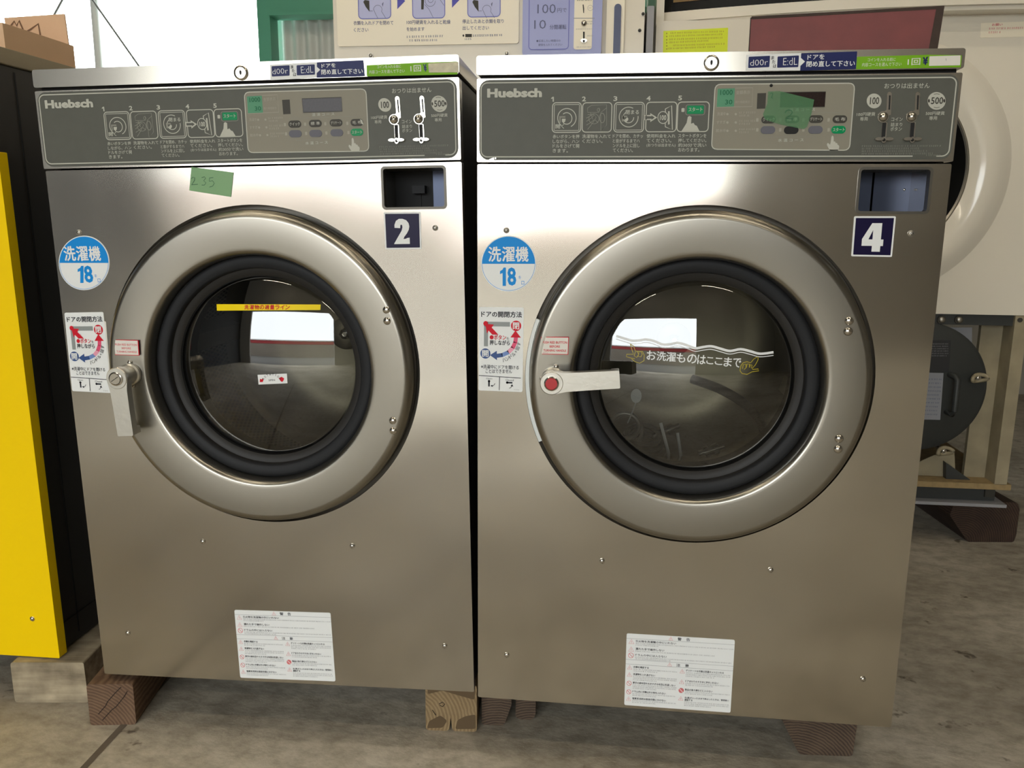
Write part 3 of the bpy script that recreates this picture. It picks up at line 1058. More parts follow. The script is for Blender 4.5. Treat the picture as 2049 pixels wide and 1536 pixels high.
def instruction_sticker(root, F, corners, w=0.0006):
    X = Sheet(F, corners, (65, 605, 350, 1155), 0)
    b = MB()
    b.plate(rq([X(*p) for p in ((62, 603), (352, 603), (350, 1157), (62, 1157))], 0.003), 0, w, M_WHITE)
    c = w + .0003
    X.txt(b, 'ドアの開閉方法', 78, 668, 340, 668, 38, c, M_INK, 0.03)
    for q in ([(96, 698), (264, 698), (264, 728), (96, 728)], [(96, 698), (122, 698), (122, 860), (96, 860)]):
        b.plate(A_poly(X, q), c, c, M_BARG)
    b.plate(ellipse(X, 106, 710, 15, 16, 20), c + .0002, c + .0002, M_RED)
    b.plate(A_poly(X, [(104, 712), (160, 716), (146, 736), (190, 782), (150, 782), (126, 756), (116, 776)]), c + .0003, c + .0003, M_RED)
    b.plate(ellipse(X, 304, 722, 33, 34, 28), c, c, M_RED)
    X.txt(b, '閉', 284, 744, 324, 744, 44, c + .0003, M_WHITE, 0.03)
    b.plate(ellipse(X, 106, 908, 33, 34, 28), c, c, M_GRAD4)
    X.txt(b, '開', 86, 930, 126, 930, 44, c + .0003, M_WHITE, 0.03)
    # curved arrow, red above to blue below
    arc = [(304, 795), (300, 830), (284, 866), (256, 896), (216, 915), (176, 922)]
    for i, m in enumerate((M_GRAD1, M_GRAD1, M_GRAD2, M_GRAD3, M_GRAD4)):
        p0, p1 = Vector(arc[i]), Vector(arc[i + 1])
        d = (p1 - p0).normalized() * 2
        n = Vector((-d.y, d.x)).normalized() * 13
        q = [p0 - d + n, p1 + d + n, p1 + d - n, p0 - d - n]
        b.plate([X(v.x, v.y) for v in q], c, c, m)
    b.plate(A_poly(X, [(300, 752), (336, 798), (268, 798)]), c + .0001, c + .0001, M_RED)
    b.plate(A_poly(X, [(136, 918), (180, 888), (182, 950)]), c + .0001, c + .0001, M_GRAD4)
    b.plate(ellipse(X, 146, 800, 13, 14, 18), c, c, M_RED)
    X.txt(b, 'ボタン', 162, 814, 240, 814, 30, c, M_RED, 0.035)
    X.txt(b, 'を', 243, 814, 260, 814, 18, c, M_INK)
    X.txt(b, '押しながら', 134, 850, 264, 850, 32, c, M_INK, 0.03)
    for ch, x, y, a in (('ハ', 228, 948, 22), ('ン', 250, 938, 28), ('ド', 271, 924, 36), ('ル', 290, 908, 44), ('を', 304, 890, 54), ('回', 316, 868, 66), ('す', 324, 840, 78)):
        O = V2(X(x, y))
        t = math.radians(a)
        k = (V2(X(100, 600)) - V2(X(0, 600))).length / 100
        e = Vector((math.cos(t), math.sin(t)))
        f = Vector((-e.y, e.x))
        sz = 11 if ch == 'を' else 22
        b.text(ch, O - e * sz * k / 2 - f * sz * k / 2, e * sz * k, sz * k * 1.05, c + .0002, M_INK, 0.01)
    X.txt(b, '※洗濯中にドアを開ける', 78, 1008, 324, 1008, 26, c, M_INK, 0.012)
    X.txt(b, 'ことはできません', 108, 1038, 280, 1034, 26, c, M_INK, 0.012)
    b.stroke(A_poly(X, [(64, 1056), (338, 1064)]), 0.0010, c, M_INK)
    b.stroke(A_poly(X, [(200, 1062), (198, 1150)]), 0.0010, c, M_INK)
    X.txt(b, 'Open', 112, 1082, 152, 1082, 13, c, M_INK)
    X.txt(b, 'Closed', 240, 1086, 292, 1086, 13, c, M_INK)
    b.plate(A_poly(X, [(126, 1086), (136, 1086), (136, 1128), (126, 1128)]), c, c, M_INK)
    b.plate(ellipse(X, 131, 1092, 8, 8, 12), c, c, M_INK)
    b.plate(A_poly(X, [(244, 1092), (284, 1092), (284, 1102), (244, 1102)]), c, c, M_INK)
    b.plate(ellipse(X, 250, 1097, 8, 8, 12), c, c, M_INK)
    b.stroke(ellipse(X, 148, 1100, 22, 24, 10, 0.2, 1.5), 0.0008, c, M_INK)
    b.plate(A_poly(X, [(140, 1122), (154, 1116), (154, 1130)]), c, c, M_INK)
    b.stroke(ellipse(X, 262, 1108, 20, 26, 10, 0.3, 1.5), 0.0008, c, M_INK)
    b.plate(A_poly(X, [(282, 1106), (290, 1122), (272, 1120)]), c, c, M_INK)
    X.scr(b, 294, 1146, 326, 1146, 7, c, M_INKG, random.Random(2))
    b.build('door_instruction_sticker', root, label='white sticker showing how to open and shut the door')


def warning_label(root, F, corners):
    X = Sheet(F, corners, (0, 0, 1600, 1110), 0)
    rnd = random.Random(5)
    b = MB()
    w = 0.0006
    c = w + .0003
    b.plate(rq([X(0, 0), X(1600, 0), X(1600, 1110), X(0, 1110)], 0.003), 0, w, M_WHITE)
    for y in (72, 395, 465):
        b.stroke([X(0, y), X(1600, y)], 0.0004, c, M_INKG)

    def tri(x, y, r=38, m=M_PINKRED):
        p = [X(x, y - r), X(x + r, y + r * .8), X(x - r, y + r * .8)]
        b.stroke(p, 0.0006, c, m, closed=True)
        b.stroke([X(x, y - r * .3), X(x, y + r * .35)], 0.0006, c, m)
        b.stroke([X(x, y + r * .5), X(x, y + r * .62)], 0.0006, c, m)

    def no(x, y, r=38, solid=False):
        b.stroke(ellipse(X, x, y, r, r, 24), 0.0007, c, M_PINKRED, closed=True)
        if solid:
            b.plate(ellipse(X, x, y, r, r, 20), c, c, M_PINKRED)
        b.stroke([X(x - r * .7, y - r * .7), X(x + r * .7, y + r * .7)], 0.0008, c + .0002, M_WHITE if solid else M_PINKRED)
    tri(660, 38, 30)
    X.txt(b, '警　告', 760, 60, 945, 60, 46, c, M_INK, 0.01)
    tri(660, 432, 30)
    X.txt(b, '注　意', 760, 454, 945, 454, 44, c, M_INK, 0.01)
    rows = [(115, '引火物を洗濯機の中にいれない', 600, (1460, 340)), (232, '濡れた手で操作しない', 430, (1180, 0)), (325, 'ドラムの中には入らない', 470, (1440, 540))]
    for i, (y, s, wd, body) in enumerate(rows):
        (tri if i < 2 else no)(75, y + 5)
        X.txt(b, s, 140, y + 8, 140 + wd, y + 8, 34, c, M_INK, 0.008)
        for k, bl in enumerate(body):
            if bl:
                X.scr(b, 140, y + 36 + k * 24, 140 + bl, y + 36 + k * 24, 18, c, M_INKG, rnd)
    left = [(510, '衣類を確認する', 230, 0, 2), (622, '洗濯物を入れ過ぎない', 330, 0, 3), (755, '厚手の綿布団や大きすぎる布団は洗濯しない', 640, 1, 3), (890, 'ドラム内に衣類以外の物を入れない', 500, 1, 2), (1000, '塩素系洗剤は直接衣類にかけない', 510, 0, 2)]
    for y, s, wd, kind, nb in left:
        (no if kind else tri)(62, y + 8, 34)
        X.txt(b, s, 118, y + 10, 118 + wd, y + 10, 32, c, M_INK, 0.012)
        for k in range(nb):
            X.scr(b, 118, y + 38 + k * 26, 118 + (660 if k < nb - 1 else 360), y + 38 + k * 26, 18, c, M_INKG, rnd)
    right = [(510, 'デリケートな衣類は洗濯ネットにいれる', 560, 0, 3), (672, 'ドアまわりのすきまに手をいれない', 490, 0, 2), (805, '製品の後ろ側などに入らない', 410, 2, 2), (930, '水(湯)が入ったままで停止したときは、管理者に', 660, 0, 0), (962, '連絡する', 120, 9, 3)]
    for y, s, wd, kind, nb in right:
        if kind == 0:
            tri(850, y + 14, 34)
        elif kind == 2:
            no(850, y + 14, 36, True)
        X.txt(b, s, 905, y + 12, 905 + wd, y + 12, 32, c, M_INK, 0.012)
        for k in range(nb):
            X.scr(b, 905, y + 40 + k * 26, 905 + (660 if k < nb - 1 else 420), y + 40 + k * 26, 18, c, M_INKG, rnd)
    b.build('warning_label', root, label='white rounded warning label with small print')


def screw(root, F, px, py, r=0.0046, m=None, w=0.0, name='screw'):
    b = MB()
    a, v = F(px, py, w)
    b.cyl(a, v, w - 0.002, w + 0.0012, r, m or M_CHROME, n=18)
    b.ball(a, v, w + 0.0012, r * 0.94, m or M_CHROME, 0.55, 16)
    b.stroke([(a - r * .5, v), (a + r * .5, v)], r * .22, w + .0012 + r * .5, M_BLACK)
    b.stroke([(a, v - r * .5), (a, v + r * .5)], r * .22, w + .0012 + r * .5, M_BLACK)
    return b.build(name, root)


def washer(Mw, F, other, label):
    root = thing('washing_machine', label, 'washing machine', Mw, 'coin washing machines')
    face_m = M_STEEL if other == 4 else M_STEEL2
    # cabinet: sides, back and top plate, open to the front
    b = MB()
    b.box(0.003, 0.013, 0.0, 0.982, -0.70, -0.021, M_SIDE)
    b.box(0.647, 0.657, 0.0, 0.982, -0.70, -0.021, M_SIDE)
    b.box(0.013, 0.647, 0.0, 0.982, -0.70, -0.69, M_SIDE)
    b.box(0.013, 0.647, 0.0, 0.010, -0.69, -0.021, M_SIDE)
    b.box(0.013, 0.647, 0.866, 0.876, -0.69, -0.03, M_SIDE)
    b.build('cabinet', root, 0, label='dark grey side and back sheets')
    b = MB()
    b.box(0.02, 0.64, -0.010, 0.0, -0.68, -0.055, M_BASEF)
    b.box(0.02, 0.64, -0.004, 0.05, -0.065, -0.055, M_BASEF)
    b.build('base_frame', root, 0, label='grey base channel under the front panel')
    # front panel with door hole and coin box opening
    b = MB()
    tl, br = (0.5375, 0.8570), (0.6365, 0.7935)
    cb = rr(tl[0], br[1], br[0], tl[1], 0.006)
    b.plate([rr(0.0, 0.0, 0.660, 0.8612, 0.002, 2), list(reversed(circ(UC, VC, 0.2565, 120))), list(reversed(cb))], -0.020, 0.0, face_m)
    b.build('front_panel', root, 30, label='brushed stainless front panel')
    # lid
    b = MB()
    b.plate(rr(-0.0005, 0.9845, 0.6605, 1.0105, 0.0035, 3), -0.70, 0.0040, M_LID, back=True)
    b.box(0.004, 0.656, 0.981, 0.9845, -0.69, -0.008, M_BLACK)
    lid = b.build('lid', root, 30, label='stainless top lid')
    b = MB()
    a, v = F(*((1423.6, 125.4) if other == 4 else (481.5, 145.5)), 0.006)
    b.lathe([(0.0106, 0.003), (0.0106, 0.0062), (0.0095, 0.0075), (0.0082, 0.0078), (0.0078, 0.0066), (0.0001, 0.0066)], a, v, M_CHROME, 32)
    b.plate([(a + 0.0016 * math.cos(t), v + 0.0008 + 0.0034 * math.sin(t) * (1.2 if math.sin(t) < 0 else 0.8)) for t in [2 * PI * j / 16 for j in range(16)]], 0.0068, 0.0070, M_BLACK)
    b.build('key_lock', lid, label='round key lock')
    lid_labels(lid, F, other)
    control_panel(root, other == 2)

    # coin box recess
    b = MB()
    b.plate([rr(tl[0], br[1], br[0], tl[1], 0.006), list(reversed(rr(tl[0] + .0035, br[1] + .0035, br[0] - .0035, tl[1] - .0035, 0.004)))], -0.012, 0.0012, M_GAP)
    i0, i1, j0, j1 = tl[0] + .0035, br[0] - .0035, br[1] + .0035, tl[1] - .0035
    D = -0.075
    b.add([(i0, j0, -.012), (i1, j0, -.012), (i1, j1, -.012), (i0, j1, -.012), (i0, j0, D), (i1, j0, D), (i1, j1, D), (i0, j1, D)],
          [(0, 1, 5, 4), (2, 3, 7, 6)], M_GAP)
    b.add([(i0, j0, -.012), (i1, j0, -.012), (i1, j1, -.012), (i0, j1, -.012), (i0, j0, D), (i1, j0, D), (i1, j1, D), (i0, j1, D)],
          [(1, 2, 6, 5), (3, 0, 4, 7)], M_CHROME)
    bk = MATS['coin_back']
    if other == 4:
        xm = i0 + (i1 - i0) * 0.42
        b.box(i0, xm - .002, j0, j1, D, D + .004, bk)
        b.box(xm + .002, i1, j0, j1, D, D + .002, bk)
        b.box(xm - .002, xm + .002, j0, j1, D - .01, D - .008, M_BLACK)
        b.box(i0, i0 + .008, j0 + .010, j0 + .034, D + .0042, D + .006, M_BLACK)
        b.ball(i1 - .008, (j0 + j1) / 2 + .004, D + .002, 0.0018, M_CHROME)
    else:
        b.box(i0, i0 + (i1 - i0) * .66, j0, j1, D, D + .002, M_BLACK)
        b.box(i0 + (i1 - i0) * .66, i1, j0, j1, D, D + .003, bk)
        b.box(i0 + .03, i0 + .05, j0 + .022, j0 + .034, D + .002, D + .018, M_RUBBER)
        b.box(i0 + .038, i0 + .041, j0, j0 + .022, D + .002, D + .004, M_BLACK)
    b.build('coin_box', root, 30, label='open black-rimmed coin box recess')

    # tub front, drum
    b = MB()
    b.lathe([(0.257, -0.024), (0.179, -0.024)], UC, VC, M_GAP)
    b.lathe([(0.179, -0.024), (0.163, -0.034), (0.160, -0.060), (0.152, -0.088)], UC, VC, M_RUBBER2)
    b.build('tub_front', root, 50, label='dark ring behind the door')
    b = MB()
    cyl = M_DRUM
    b.lathe([(0.152, -0.088), (0.200, -0.090), (0.255, -0.094), (0.268, -0.105)], UC, VC, M_DRUM, uv=True)
    n = 8
    b.lathe([(0.268, -0.105 - 0.33 * i / n) for i in range(n + 1)], UC, VC, cyl, uv=True)
    b.lathe([(0.268, -0.435), (0.258, -0.445), (0.235, -0.446), (0.228, -0.440), (0.14, -0.438), (0.132, -0.444), (0.0001, -0.444)], UC, VC, M_DRUMB)
    drum = b.build('drum', root, 50, label='stainless drum with punched holes')
    b = MB()
    b.lathe([(0.034, -0.444), (0.034, -0.436), (0.030, -0.434), (0.012, -0.434)], UC, VC, M_DRUMB, 40)
    b.lathe([(0.012, -0.434), (0.011, -0.424), (0.006, -0.422), (0.0055, -0.427), (0.0001, -0.427)], UC, VC, M_CHROME, 6)
    b.build('drum_hub', drum, label='round hub plate with a bolt')
    for k, t in enumerate((-62, 58, 178) if other == 2 else (-20, 100, 220)):
        t = math.radians(t)
        b = MB()
        e = Vector((math.cos(t), math.sin(t)))
        f = Vector((-e.y, e.x))
        ring = []
        for wv in (-0.12, -0.42):
            for (dn, rad) in ((-0.032, 0.268), (-0.016, 0.226), (0.016, 0.226), (0.032, 0.268)):
                q = e * rad + f * dn
                ring.append((UC + q.x, VC + q.y, wv))
        b.hexa(ring, M_DRUMB)
        b.build('drum_lifter', drum, 0)

    # door
    b = MB()
    b.lathe([(0.2480, -0.014), (0.2497, 0.002), (0.2492, 0.009), (0.2474, 0.0165), (0.2440, 0.0218), (0.2400, 0.0250), (0.2355, 0.0256), (0.1925, 0.0204),
             (0.1885, 0.0202), (0.1860, 0.0194), (0.1832, 0.0168), (0.1816, 0.0120), (0.1800, 0.0), (0.1795, -0.02)], UC, VC, M_DOOR, 160)
    door = b.build('door', root, 50, label='round stainless door ring')
    b = MB()
    b.lathe([(0.1800, -0.006), (0.1775, -0.003), (0.1740, -0.002), (0.1620, -0.003), (0.1602, -0.005), (0.1595, -0.010)], UC, VC, M_RUBBER)
    b.lathe([(0.1595, -0.010), (0.1588, -0.0155), (0.1520, -0.0165), (0.1470, -0.0205)], UC, VC, M_RUBBER2)
    b.build('door_gasket', door, 60, label='black rubber ring round the glass')
    b = MB()
    prof = [(0.1475, -0.0212)]
    m = 22
    for i in range(m + 1):
        r = RB * (1 - i / m)
        prof.append((max(r, 1e-4), dome(UC + r, VC)))
    b.lathe(prof, UC, VC, M_GLASS, 120)
    b.build('door_glass', door, 60, label='clear bulging round window')
    for (px, py) in (((1700, 642), (1698, 663), (1680, 878), (1678, 899)) if other == 4 else ((773, 620), (774.5, 642), (786, 842), (786.5, 862))):
        bb = MB()
        a, v = F(px, py, 0.026)
        bb.ball(a, v, 0.0228, 0.0066, M_CHROME, 0.75)
        bb.build('hinge_rivet', door)
    for (px, py) in (((1152, 954), (1195, 995)) if other == 4 else ((322, 937), (365, 972))):
        bb = MB()
        a, v = F(px, py, 0.023)
        bb.lathe([(0.0036, 0.0215), (0.0032, 0.0242), (0.0019, 0.0242), (0.0018, 0.0225), (0.0001, 0.0225)], a, v, M_CHROME, 18)
        bb.ball(a, v, 0.0228, 0.0016, M_BLACK, .2)
        bb.build('blind_rivet', door)
    for (px, py) in (((1113, 733), (1084, 757), (1113.5, 781)) if other == 4 else ((260, 725), (266, 771))):
        screw(door, F, px, py, 0.0038, w=0.023)
    # caution sticker on the door ring
    cs = [(1082.5, 673.5), (1138.5, 674), (1137, 709.5), (1083, 708.5)] if other == 4 else [(227, 679), (276.5, 680.5), (278.5, 711), (230, 710)]
    X = Sheet(F, cs, (0, 0, 180, 115), 0.025)
    b = MB()
    wz = 0.0252
    b.plate([X(0, 0), X(180, 0), X(180, 115), X(0, 115)], wz - .0015, wz, M_RED)
    b.plate([X(4, 4), X(176, 4), X(176, 111), X(4, 111)], wz + .0001, wz + .0001, M_PAPER)
    ink = M_RED if other == 4 else M_PINKRED
    X.txt(b, 'PUSH RED BUTTON', 10, 44, 170, 44, 16, wz + .0003, ink, 0.02)
    X.txt(b, 'BEFORE', 56, 70, 124, 70, 15, wz + .0003, ink, 0.02)
    X.txt(b, 'TURNING HANDLE', 15, 96, 165, 96, 15, wz + .0003, ink, 0.02)
    X.scr(b, 10, 108, 44, 108, 6, wz + .0003, ink, random.Random(1))
    b.build('caution_sticker', door, label='small white sticker with red border and red words')
    # handle
    b = MB()
    wh = 0.062
    if other == 4:
        a, v = F(1103.7, 766.6, wh)
        e = V2(F(1240, 759, wh)) - Vector((a, v))
    else:
        a, v = F(233.5, 757, wh)
        e = V2(F(251.5, 872, wh)) - Vector((a, v))
    ln = e.length
    e.normalize()
    f = Vector((-e.y, e.x))
    b.lathe([(0.0175, 0.022), (0.0175, 0.028), (0.0150, 0.030), (0.0150, 0.046), (0.0172, 0.050), (0.0172, wh), (0.0160, wh + .0015), (0.0001, wh + .0015)], a, v, M_ALU, 36)
    C0 = Vector((a, v))
    arm = []
    for t, hw in ((0.004, 0.0165), (0.02, 0.0140), (ln * .5, 0.0134), (ln, 0.0130)):
        arm.append((t, hw))
    loop = [C0 + e * t + f * hw for t, hw in arm] + [C0 + e * t - f * hw for t, hw in reversed(arm)]
    b.plate(rq([(q.x, q.y) for q in loop], 0.002), 0.049, wh + 0.0005, M_ALU, back=True)
    # thumb lip at the free end
    q = [C0 + e * (ln - .012) + f * .0128, C0 + e * ln + f * .0128, C0 + e * ln - f * .0128, C0 + e * (ln - .012) - f * .0128]
    b.plate(rq([(p.x, p.y) for p in q], 0.002), 0.040, wh - 0.002, M_ALU, back=True)
    b.build('door_handle', door, 35, label='cast metal lever handle, ' + ('level across the glass' if other == 4 else 'hanging straight down'))
    b = MB()
    b.lathe([(0.0108, wh + .001), (0.0108, wh + .004), (0.0092, wh + .0048), (0.0088, wh + .003)], a, v, M_CHROME, 28)
    b.cyl(a, v, wh, wh + .0055, 0.0085, M_REDBTN if other == 4 else M_CHROME)
    if other == 2:
        b.stroke([(a - .006, v - .004), (a + .006, v + .004)], 0.0012, wh + .0057, M_GAP)
    b.build('handle_button', door, label='red push button in the handle hub' if other == 4 else 'bare metal pin in the handle hub, its red cap missing')

    # writing on the glass
    G = on_dome(F)

    class DomeImg(Img):
        def __call__(self, x, y):
            return G(self.ox + x * self.k, self.oy + y * self.k)
    wp = lambda x, y, c: (x, y, dome(x, y) + c)

    def grid(b, corners, nx, ny, c, m, D):
        for i in range(nx):
            for j in range(ny):
                def P(s, t):
                    tl_, tr_, br_, bl_ = [Vector(k) for k in corners]
                    q = (tl_ * (1 - s) + tr_ * s) * (1 - t) + (bl_ * (1 - s) + br_ * s) * t
                    x, y = D(q.x, q.y)
                    return (x, y, c)
                b.add([P(i / nx, j / ny), P(i / nx, (j + 1) / ny), P((i + 1) / nx, (j + 1) / ny), P((i + 1) / nx, j / ny)], [(0, 1, 2, 3)], m, wp)
    if other == 4:
        D = DomeImg(F, 1140, 500, 0.32553)
        wave = [(285, 528), (340, 545), (385, 557), (430, 555), (470, 549), (520, 560), (570, 580), (620, 578), (665, 570), (720, 585), (770, 603), (820, 596), (870, 591), (930, 607), (985, 620), (1050, 609), (1110, 622), (1170, 637), (1252, 628)]
        dense = []
        for i in range(len(wave) - 1):
            p0, p1, p2, p3 = (Vector(wave[max(i - 1, 0)]), Vector(wave[i]), Vector(wave[i + 1]), Vector(wave[min(i + 2, len(wave) - 1)]))
            for k in range(4):
                t = k / 4
                dense.append(0.5 * (2 * p1 + (p2 - p0) * t + (2 * p0 - 5 * p1 + 4 * p2 - p3) * t * t + (3 * p1 - p0 - 3 * p2 + p3) * t ** 3))
        dense.append(Vector(wave[-1]))
        b = MB()
        b.stroke([D(q.x, q.y) for q in dense], 0.0036, 0.0006, M_WHITE, warp=wp)
        b.stroke([D(q.x, q.y + 19) for q in dense], 0.0012, 0.0006, M_WHITE, warp=wp)
        xs = [472, 533, 592, 655, 720, 782, 838, 890, 944, 1000]
        for ch, x0, x1 in zip('お洗濯ものはここまで', xs, [528, 590, 650, 708, 778, 832, 880, 936, 992, 1048]):
            hgt = 42 if ch == 'こ' else 56
            yb = 672 + (x0 - 472) * 0.088
            D.txt(b, ch, x0, yb + (-6 if ch == 'こ' else 0), x1, yb + 4 + (-6 if ch == 'こ' else 0), hgt, 0.0006, M_WHITE, 0.02, wp)
        lh = [[(372, 578), (385, 620), (392, 640), (350, 640), (348, 655), (372, 662), (400, 668)], [(372, 578), (392, 590), (404, 620), (420, 622), (446, 622), (458, 645), (456, 680), (430, 695), (402, 686), (380, 668)],
              [(404, 624), (396, 650), (412, 660), (424, 640), (414, 624)], [(426, 626), (420, 654), (438, 656), (446, 638), (436, 624)]]
        rh = [[(1156, 654), (1158, 672), (1140, 706), (1122, 726), (1124, 734), (1158, 730), (1162, 742), (1120, 748), (1090, 764), (1058, 758), (1046, 740), (1052, 710), (1066, 692), (1088, 686), (1112, 692), (1132, 668), (1156, 654)],
              [(1062, 730), (1066, 704), (1082, 700), (1084, 722), (1072, 734)], [(1084, 724), (1090, 700), (1104, 700), (1104, 722)], [(1104, 722), (1110, 704), (1120, 706), (1116, 726)]]
        for pl in lh + rh:
            b.stroke([D(*q) for q in pl], 0.0010, 0.0006, M_OLIVE, warp=wp)
        b.build('load_line_sticker', door, label='white wavy line and lettering between two yellow hand outlines')
    else:
        D = DomeImg(F, 280, 480, 0.32548)
        b = MB()
        grid(b, [(472, 394), (1112, 396), (1110, 430), (474, 434)], 30, 2, 0.0005, M_YEL, D)
        for k, ch in enumerate('洗濯物の適量ライン'):
            x = 643 + k * 31.5
            D.txt(b, ch, x, 426, x + 27, 426, 27, 0.0010, M_RED, 0.03, wp)
        b.build('load_line_sticker', door, label='yellow strip with red lettering across the glass')
        b = MB()
        grid(b, [(724, 828), (904, 820), (908, 880), (730, 888)], 10, 4, 0.0005, M_WHITE, D)
        for k, ch in enumerate('ROTATION'):
            t = math.radians(152 - k * 17.4)
            O = Vector((812 + 52 * math.cos(t), 878 - 46 * math.sin(t)))
            p = V2(D(O.x, O.y))
            q = V2(D(O.x + 10 * math.sin(t), O.y + 10 * math.cos(t) * 0.8))
            e = (q - p).normalized() * (0.0006 if ch == 'I' else 0.0028)
            b.text(ch, p - e / 2, e, 0.0036, 0.0009, M_INK, 0.0, wp)
        D.txt(b, 'SPIN', 793, 867, 832, 865, 11, 0.0009, M_INK, 0.0, wp)
        b.plate([D(*q) for q in ((738, 872), (740, 852), (750, 856), (758, 850), (760, 862), (756, 872))], 0.0009, 0.0009, M_RED, warp=wp)
        b.plate([D(*q) for q in ((854, 848), (872, 840), (888, 850), (884, 862), (876, 872), (866, 866))], 0.0009, 0.0009, M_RED, warp=wp)
        b.build('rotation_sticker', door, label='small white sticker with red arrows reading rotation spin')

    # stickers and fixings on the front panel
    b = MB()
    X = Img(F, 940, 430, 0.30593) if other == 4 else Img(F, 90, 430, 0.30600)
    if other == 4:
        cx, cy, rx, ry, yd = 254, 318, 180, 183, 319
        t1, t2, k1 = (121, 304, 388, 304, 96), (198, 463, 306, 461, 120), ((318, 420, 336, 24), (338, 455, 357, 24))
    else:
        cx, cy, rx, ry, yd = 257, 313, 166, 178, 313
        t1, t2, k1 = (131, 300, 375, 298, 94), (216, 444, 322, 442, 112), ((326, 410, 343, 24), (348, 440, 366, 24))
    b.plate(ellipse(X, cx, cy, rx, ry, 64), 0, 0.0006, M_WHITE)
    th = math.asin(min(1, max(-1, (yd - cy) / ry)))
    up = ellipse(X, cx, cy, rx * .965, ry * .965, 40, PI - th, 2 * PI + th)
    b.plate(up, 0.0009, 0.0009, M_BLUE)
    b.stroke(ellipse(X, cx, cy, rx * .96, ry * .96, 40, th, PI - th), 0.0005, 0.0009, M_BLUE)
    for k, ch in enumerate('洗濯機'):
        x0 = t1[0] + (t1[2] - t1[0]) * k / 3
        X.txt(b, ch, x0 + 3, t1[1], x0 + (t1[2] - t1[0]) / 3 - 5, t1[3], t1[4], 0.0012, M_WHITE, 0.028)
    ax0, ay0, ax1, ay1, ah = t2
    aw = ax1 - ax0
    b.plate([X(*q) for q in ((ax0 + aw * .36, ay0), (ax0 + aw * .36, ay0 - ah), (ax0 + aw * .22, ay0 - ah), (ax0 + aw * .15, ay0 - ah * .88), (ax0, ay0 - ah * .80), (ax0, ay0 - ah * .64), (ax0 + aw * .16, ay0 - ah * .70), (ax0 + aw * .16, ay0))], 0.0009, 0.0009, M_BLUE)
    X.txt(b, '8', ax0 + aw * .47, ay0, ax1, ay1, ah, 0.0009, M_BLUE, 0.03)
    for ch, (x0, y0, x1, h) in zip('キロ', k1):
        X.txt(b, ch, x0, y0, x1, y0, h, 0.0009, M_BLUE, 0.0)
    b.build('capacity_sticker', root, label='round blue and white sticker reading 18 kilo')
    instruction_sticker(root, F, [(959.5, 614.5), (1047.5, 615.5), (1045.5, 783.5), (958.5, 780)] if other == 4 else [(130, 626), (206.5, 624.5), (222.5, 785.5), (145.5, 781.5)])
    if other == 2:
        b = MB()
        b.plate(rq([F(196, 640), F(212, 643), F(220, 742), F(210, 745)], 0.002), 0.0, 0.0003, M_PAPER)
        b.build('sticker_underneath', root, label='edge of an older sticker')
    else:
        b = MB()
        a0, a1 = math.radians(160), math.radians(204)
        lp = [(UC + 0.2562 * math.cos(a0 + (a1 - a0) * k / 16), VC + 0.2562 * math.sin(a0 + (a1 - a0) * k / 16)) for k in range(17)]
        lp += [(UC + 0.2505 * math.cos(a1 + (a0 - a1) * k / 16), VC + 0.2505 * math.sin(a1 + (a0 - a1) * k / 16)) for k in range(17)]
        b.plate(lp, -0.01, -0.001, M_WHITEP)
        b.build('latch_plate', root, label='pale latch plate in the gap beside the door')
    warning_label(root, F, [(1254, 1266.5), (1470.5, 1279.5), (1461.5, 1425), (1249, 1409.5)] if other == 4 else [(469, 1219.5), (661.5, 1225.5), (671.5, 1362.5), (481, 1355)])
    # number plate
    np_ = [(1709, 432.5), (1792.5, 432.5), (1784.5, 514), (1703, 512.5)] if other == 4 else [(767.5, 424.6), (841.7, 424), (843.7, 498), (770.8, 499)]
    X = Sheet(F, np_, (0, 0, 560, 560), 0)
    b = MB()
    b.plate(rq([X(0, 0), X(560, 0), X(560, 560), X(0, 560)], 0.002), 0, 0.0006, M_WHITE)
    b.plate(rq([X(24, 24), X(536, 24), X(536, 536), X(24, 536)], 0.0008), 0.0009, 0.0009, M_NAVY2)
    if other == 4:
        four = [[(250, 95), (385, 95), (385, 320), (420, 320), (420, 410), (385, 410), (385, 490), (270, 490), (270, 410), (128, 410), (128, 315)], [(270, 190), (215, 320), (270, 320)]]
        b.plate([[X(*q) for q in reversed(four[0])], [X(*q) for q in four[1]]], 0.0012, 0.0012, M_WHITE)
    else:
        two = [(160, 235), (160, 190), (185, 130), (230, 100), (285, 100), (340, 120), (375, 165), (385, 215), (375, 265), (345, 320), (305, 370), (290, 405), (330, 400), (345, 390), (385, 385), (385, 480), (145, 480), (150, 465), (265, 280), (280, 230), (278, 200), (265, 185), (250, 195), (245, 240)]
        b.plate([X(*q) for q in reversed(two)], 0.0012, 0.0012, M_WHITE)
    b.build('number_plate', root, label='navy square plate with a white %d' % other)
    for (px, py) in (((1013.4, 460.6), (1822.5, 466.8), (1205, 1122), (1542, 1140), (1014, 1310), (1727, 1358)) if other == 4 else ((158.5, 465), (871, 455.8), (406, 1083), (705, 1092), (256, 1266), (890, 1292))):
        screw(root, F, px, py, 0.0044, M_DULL if py < 480 else M_CHROME)
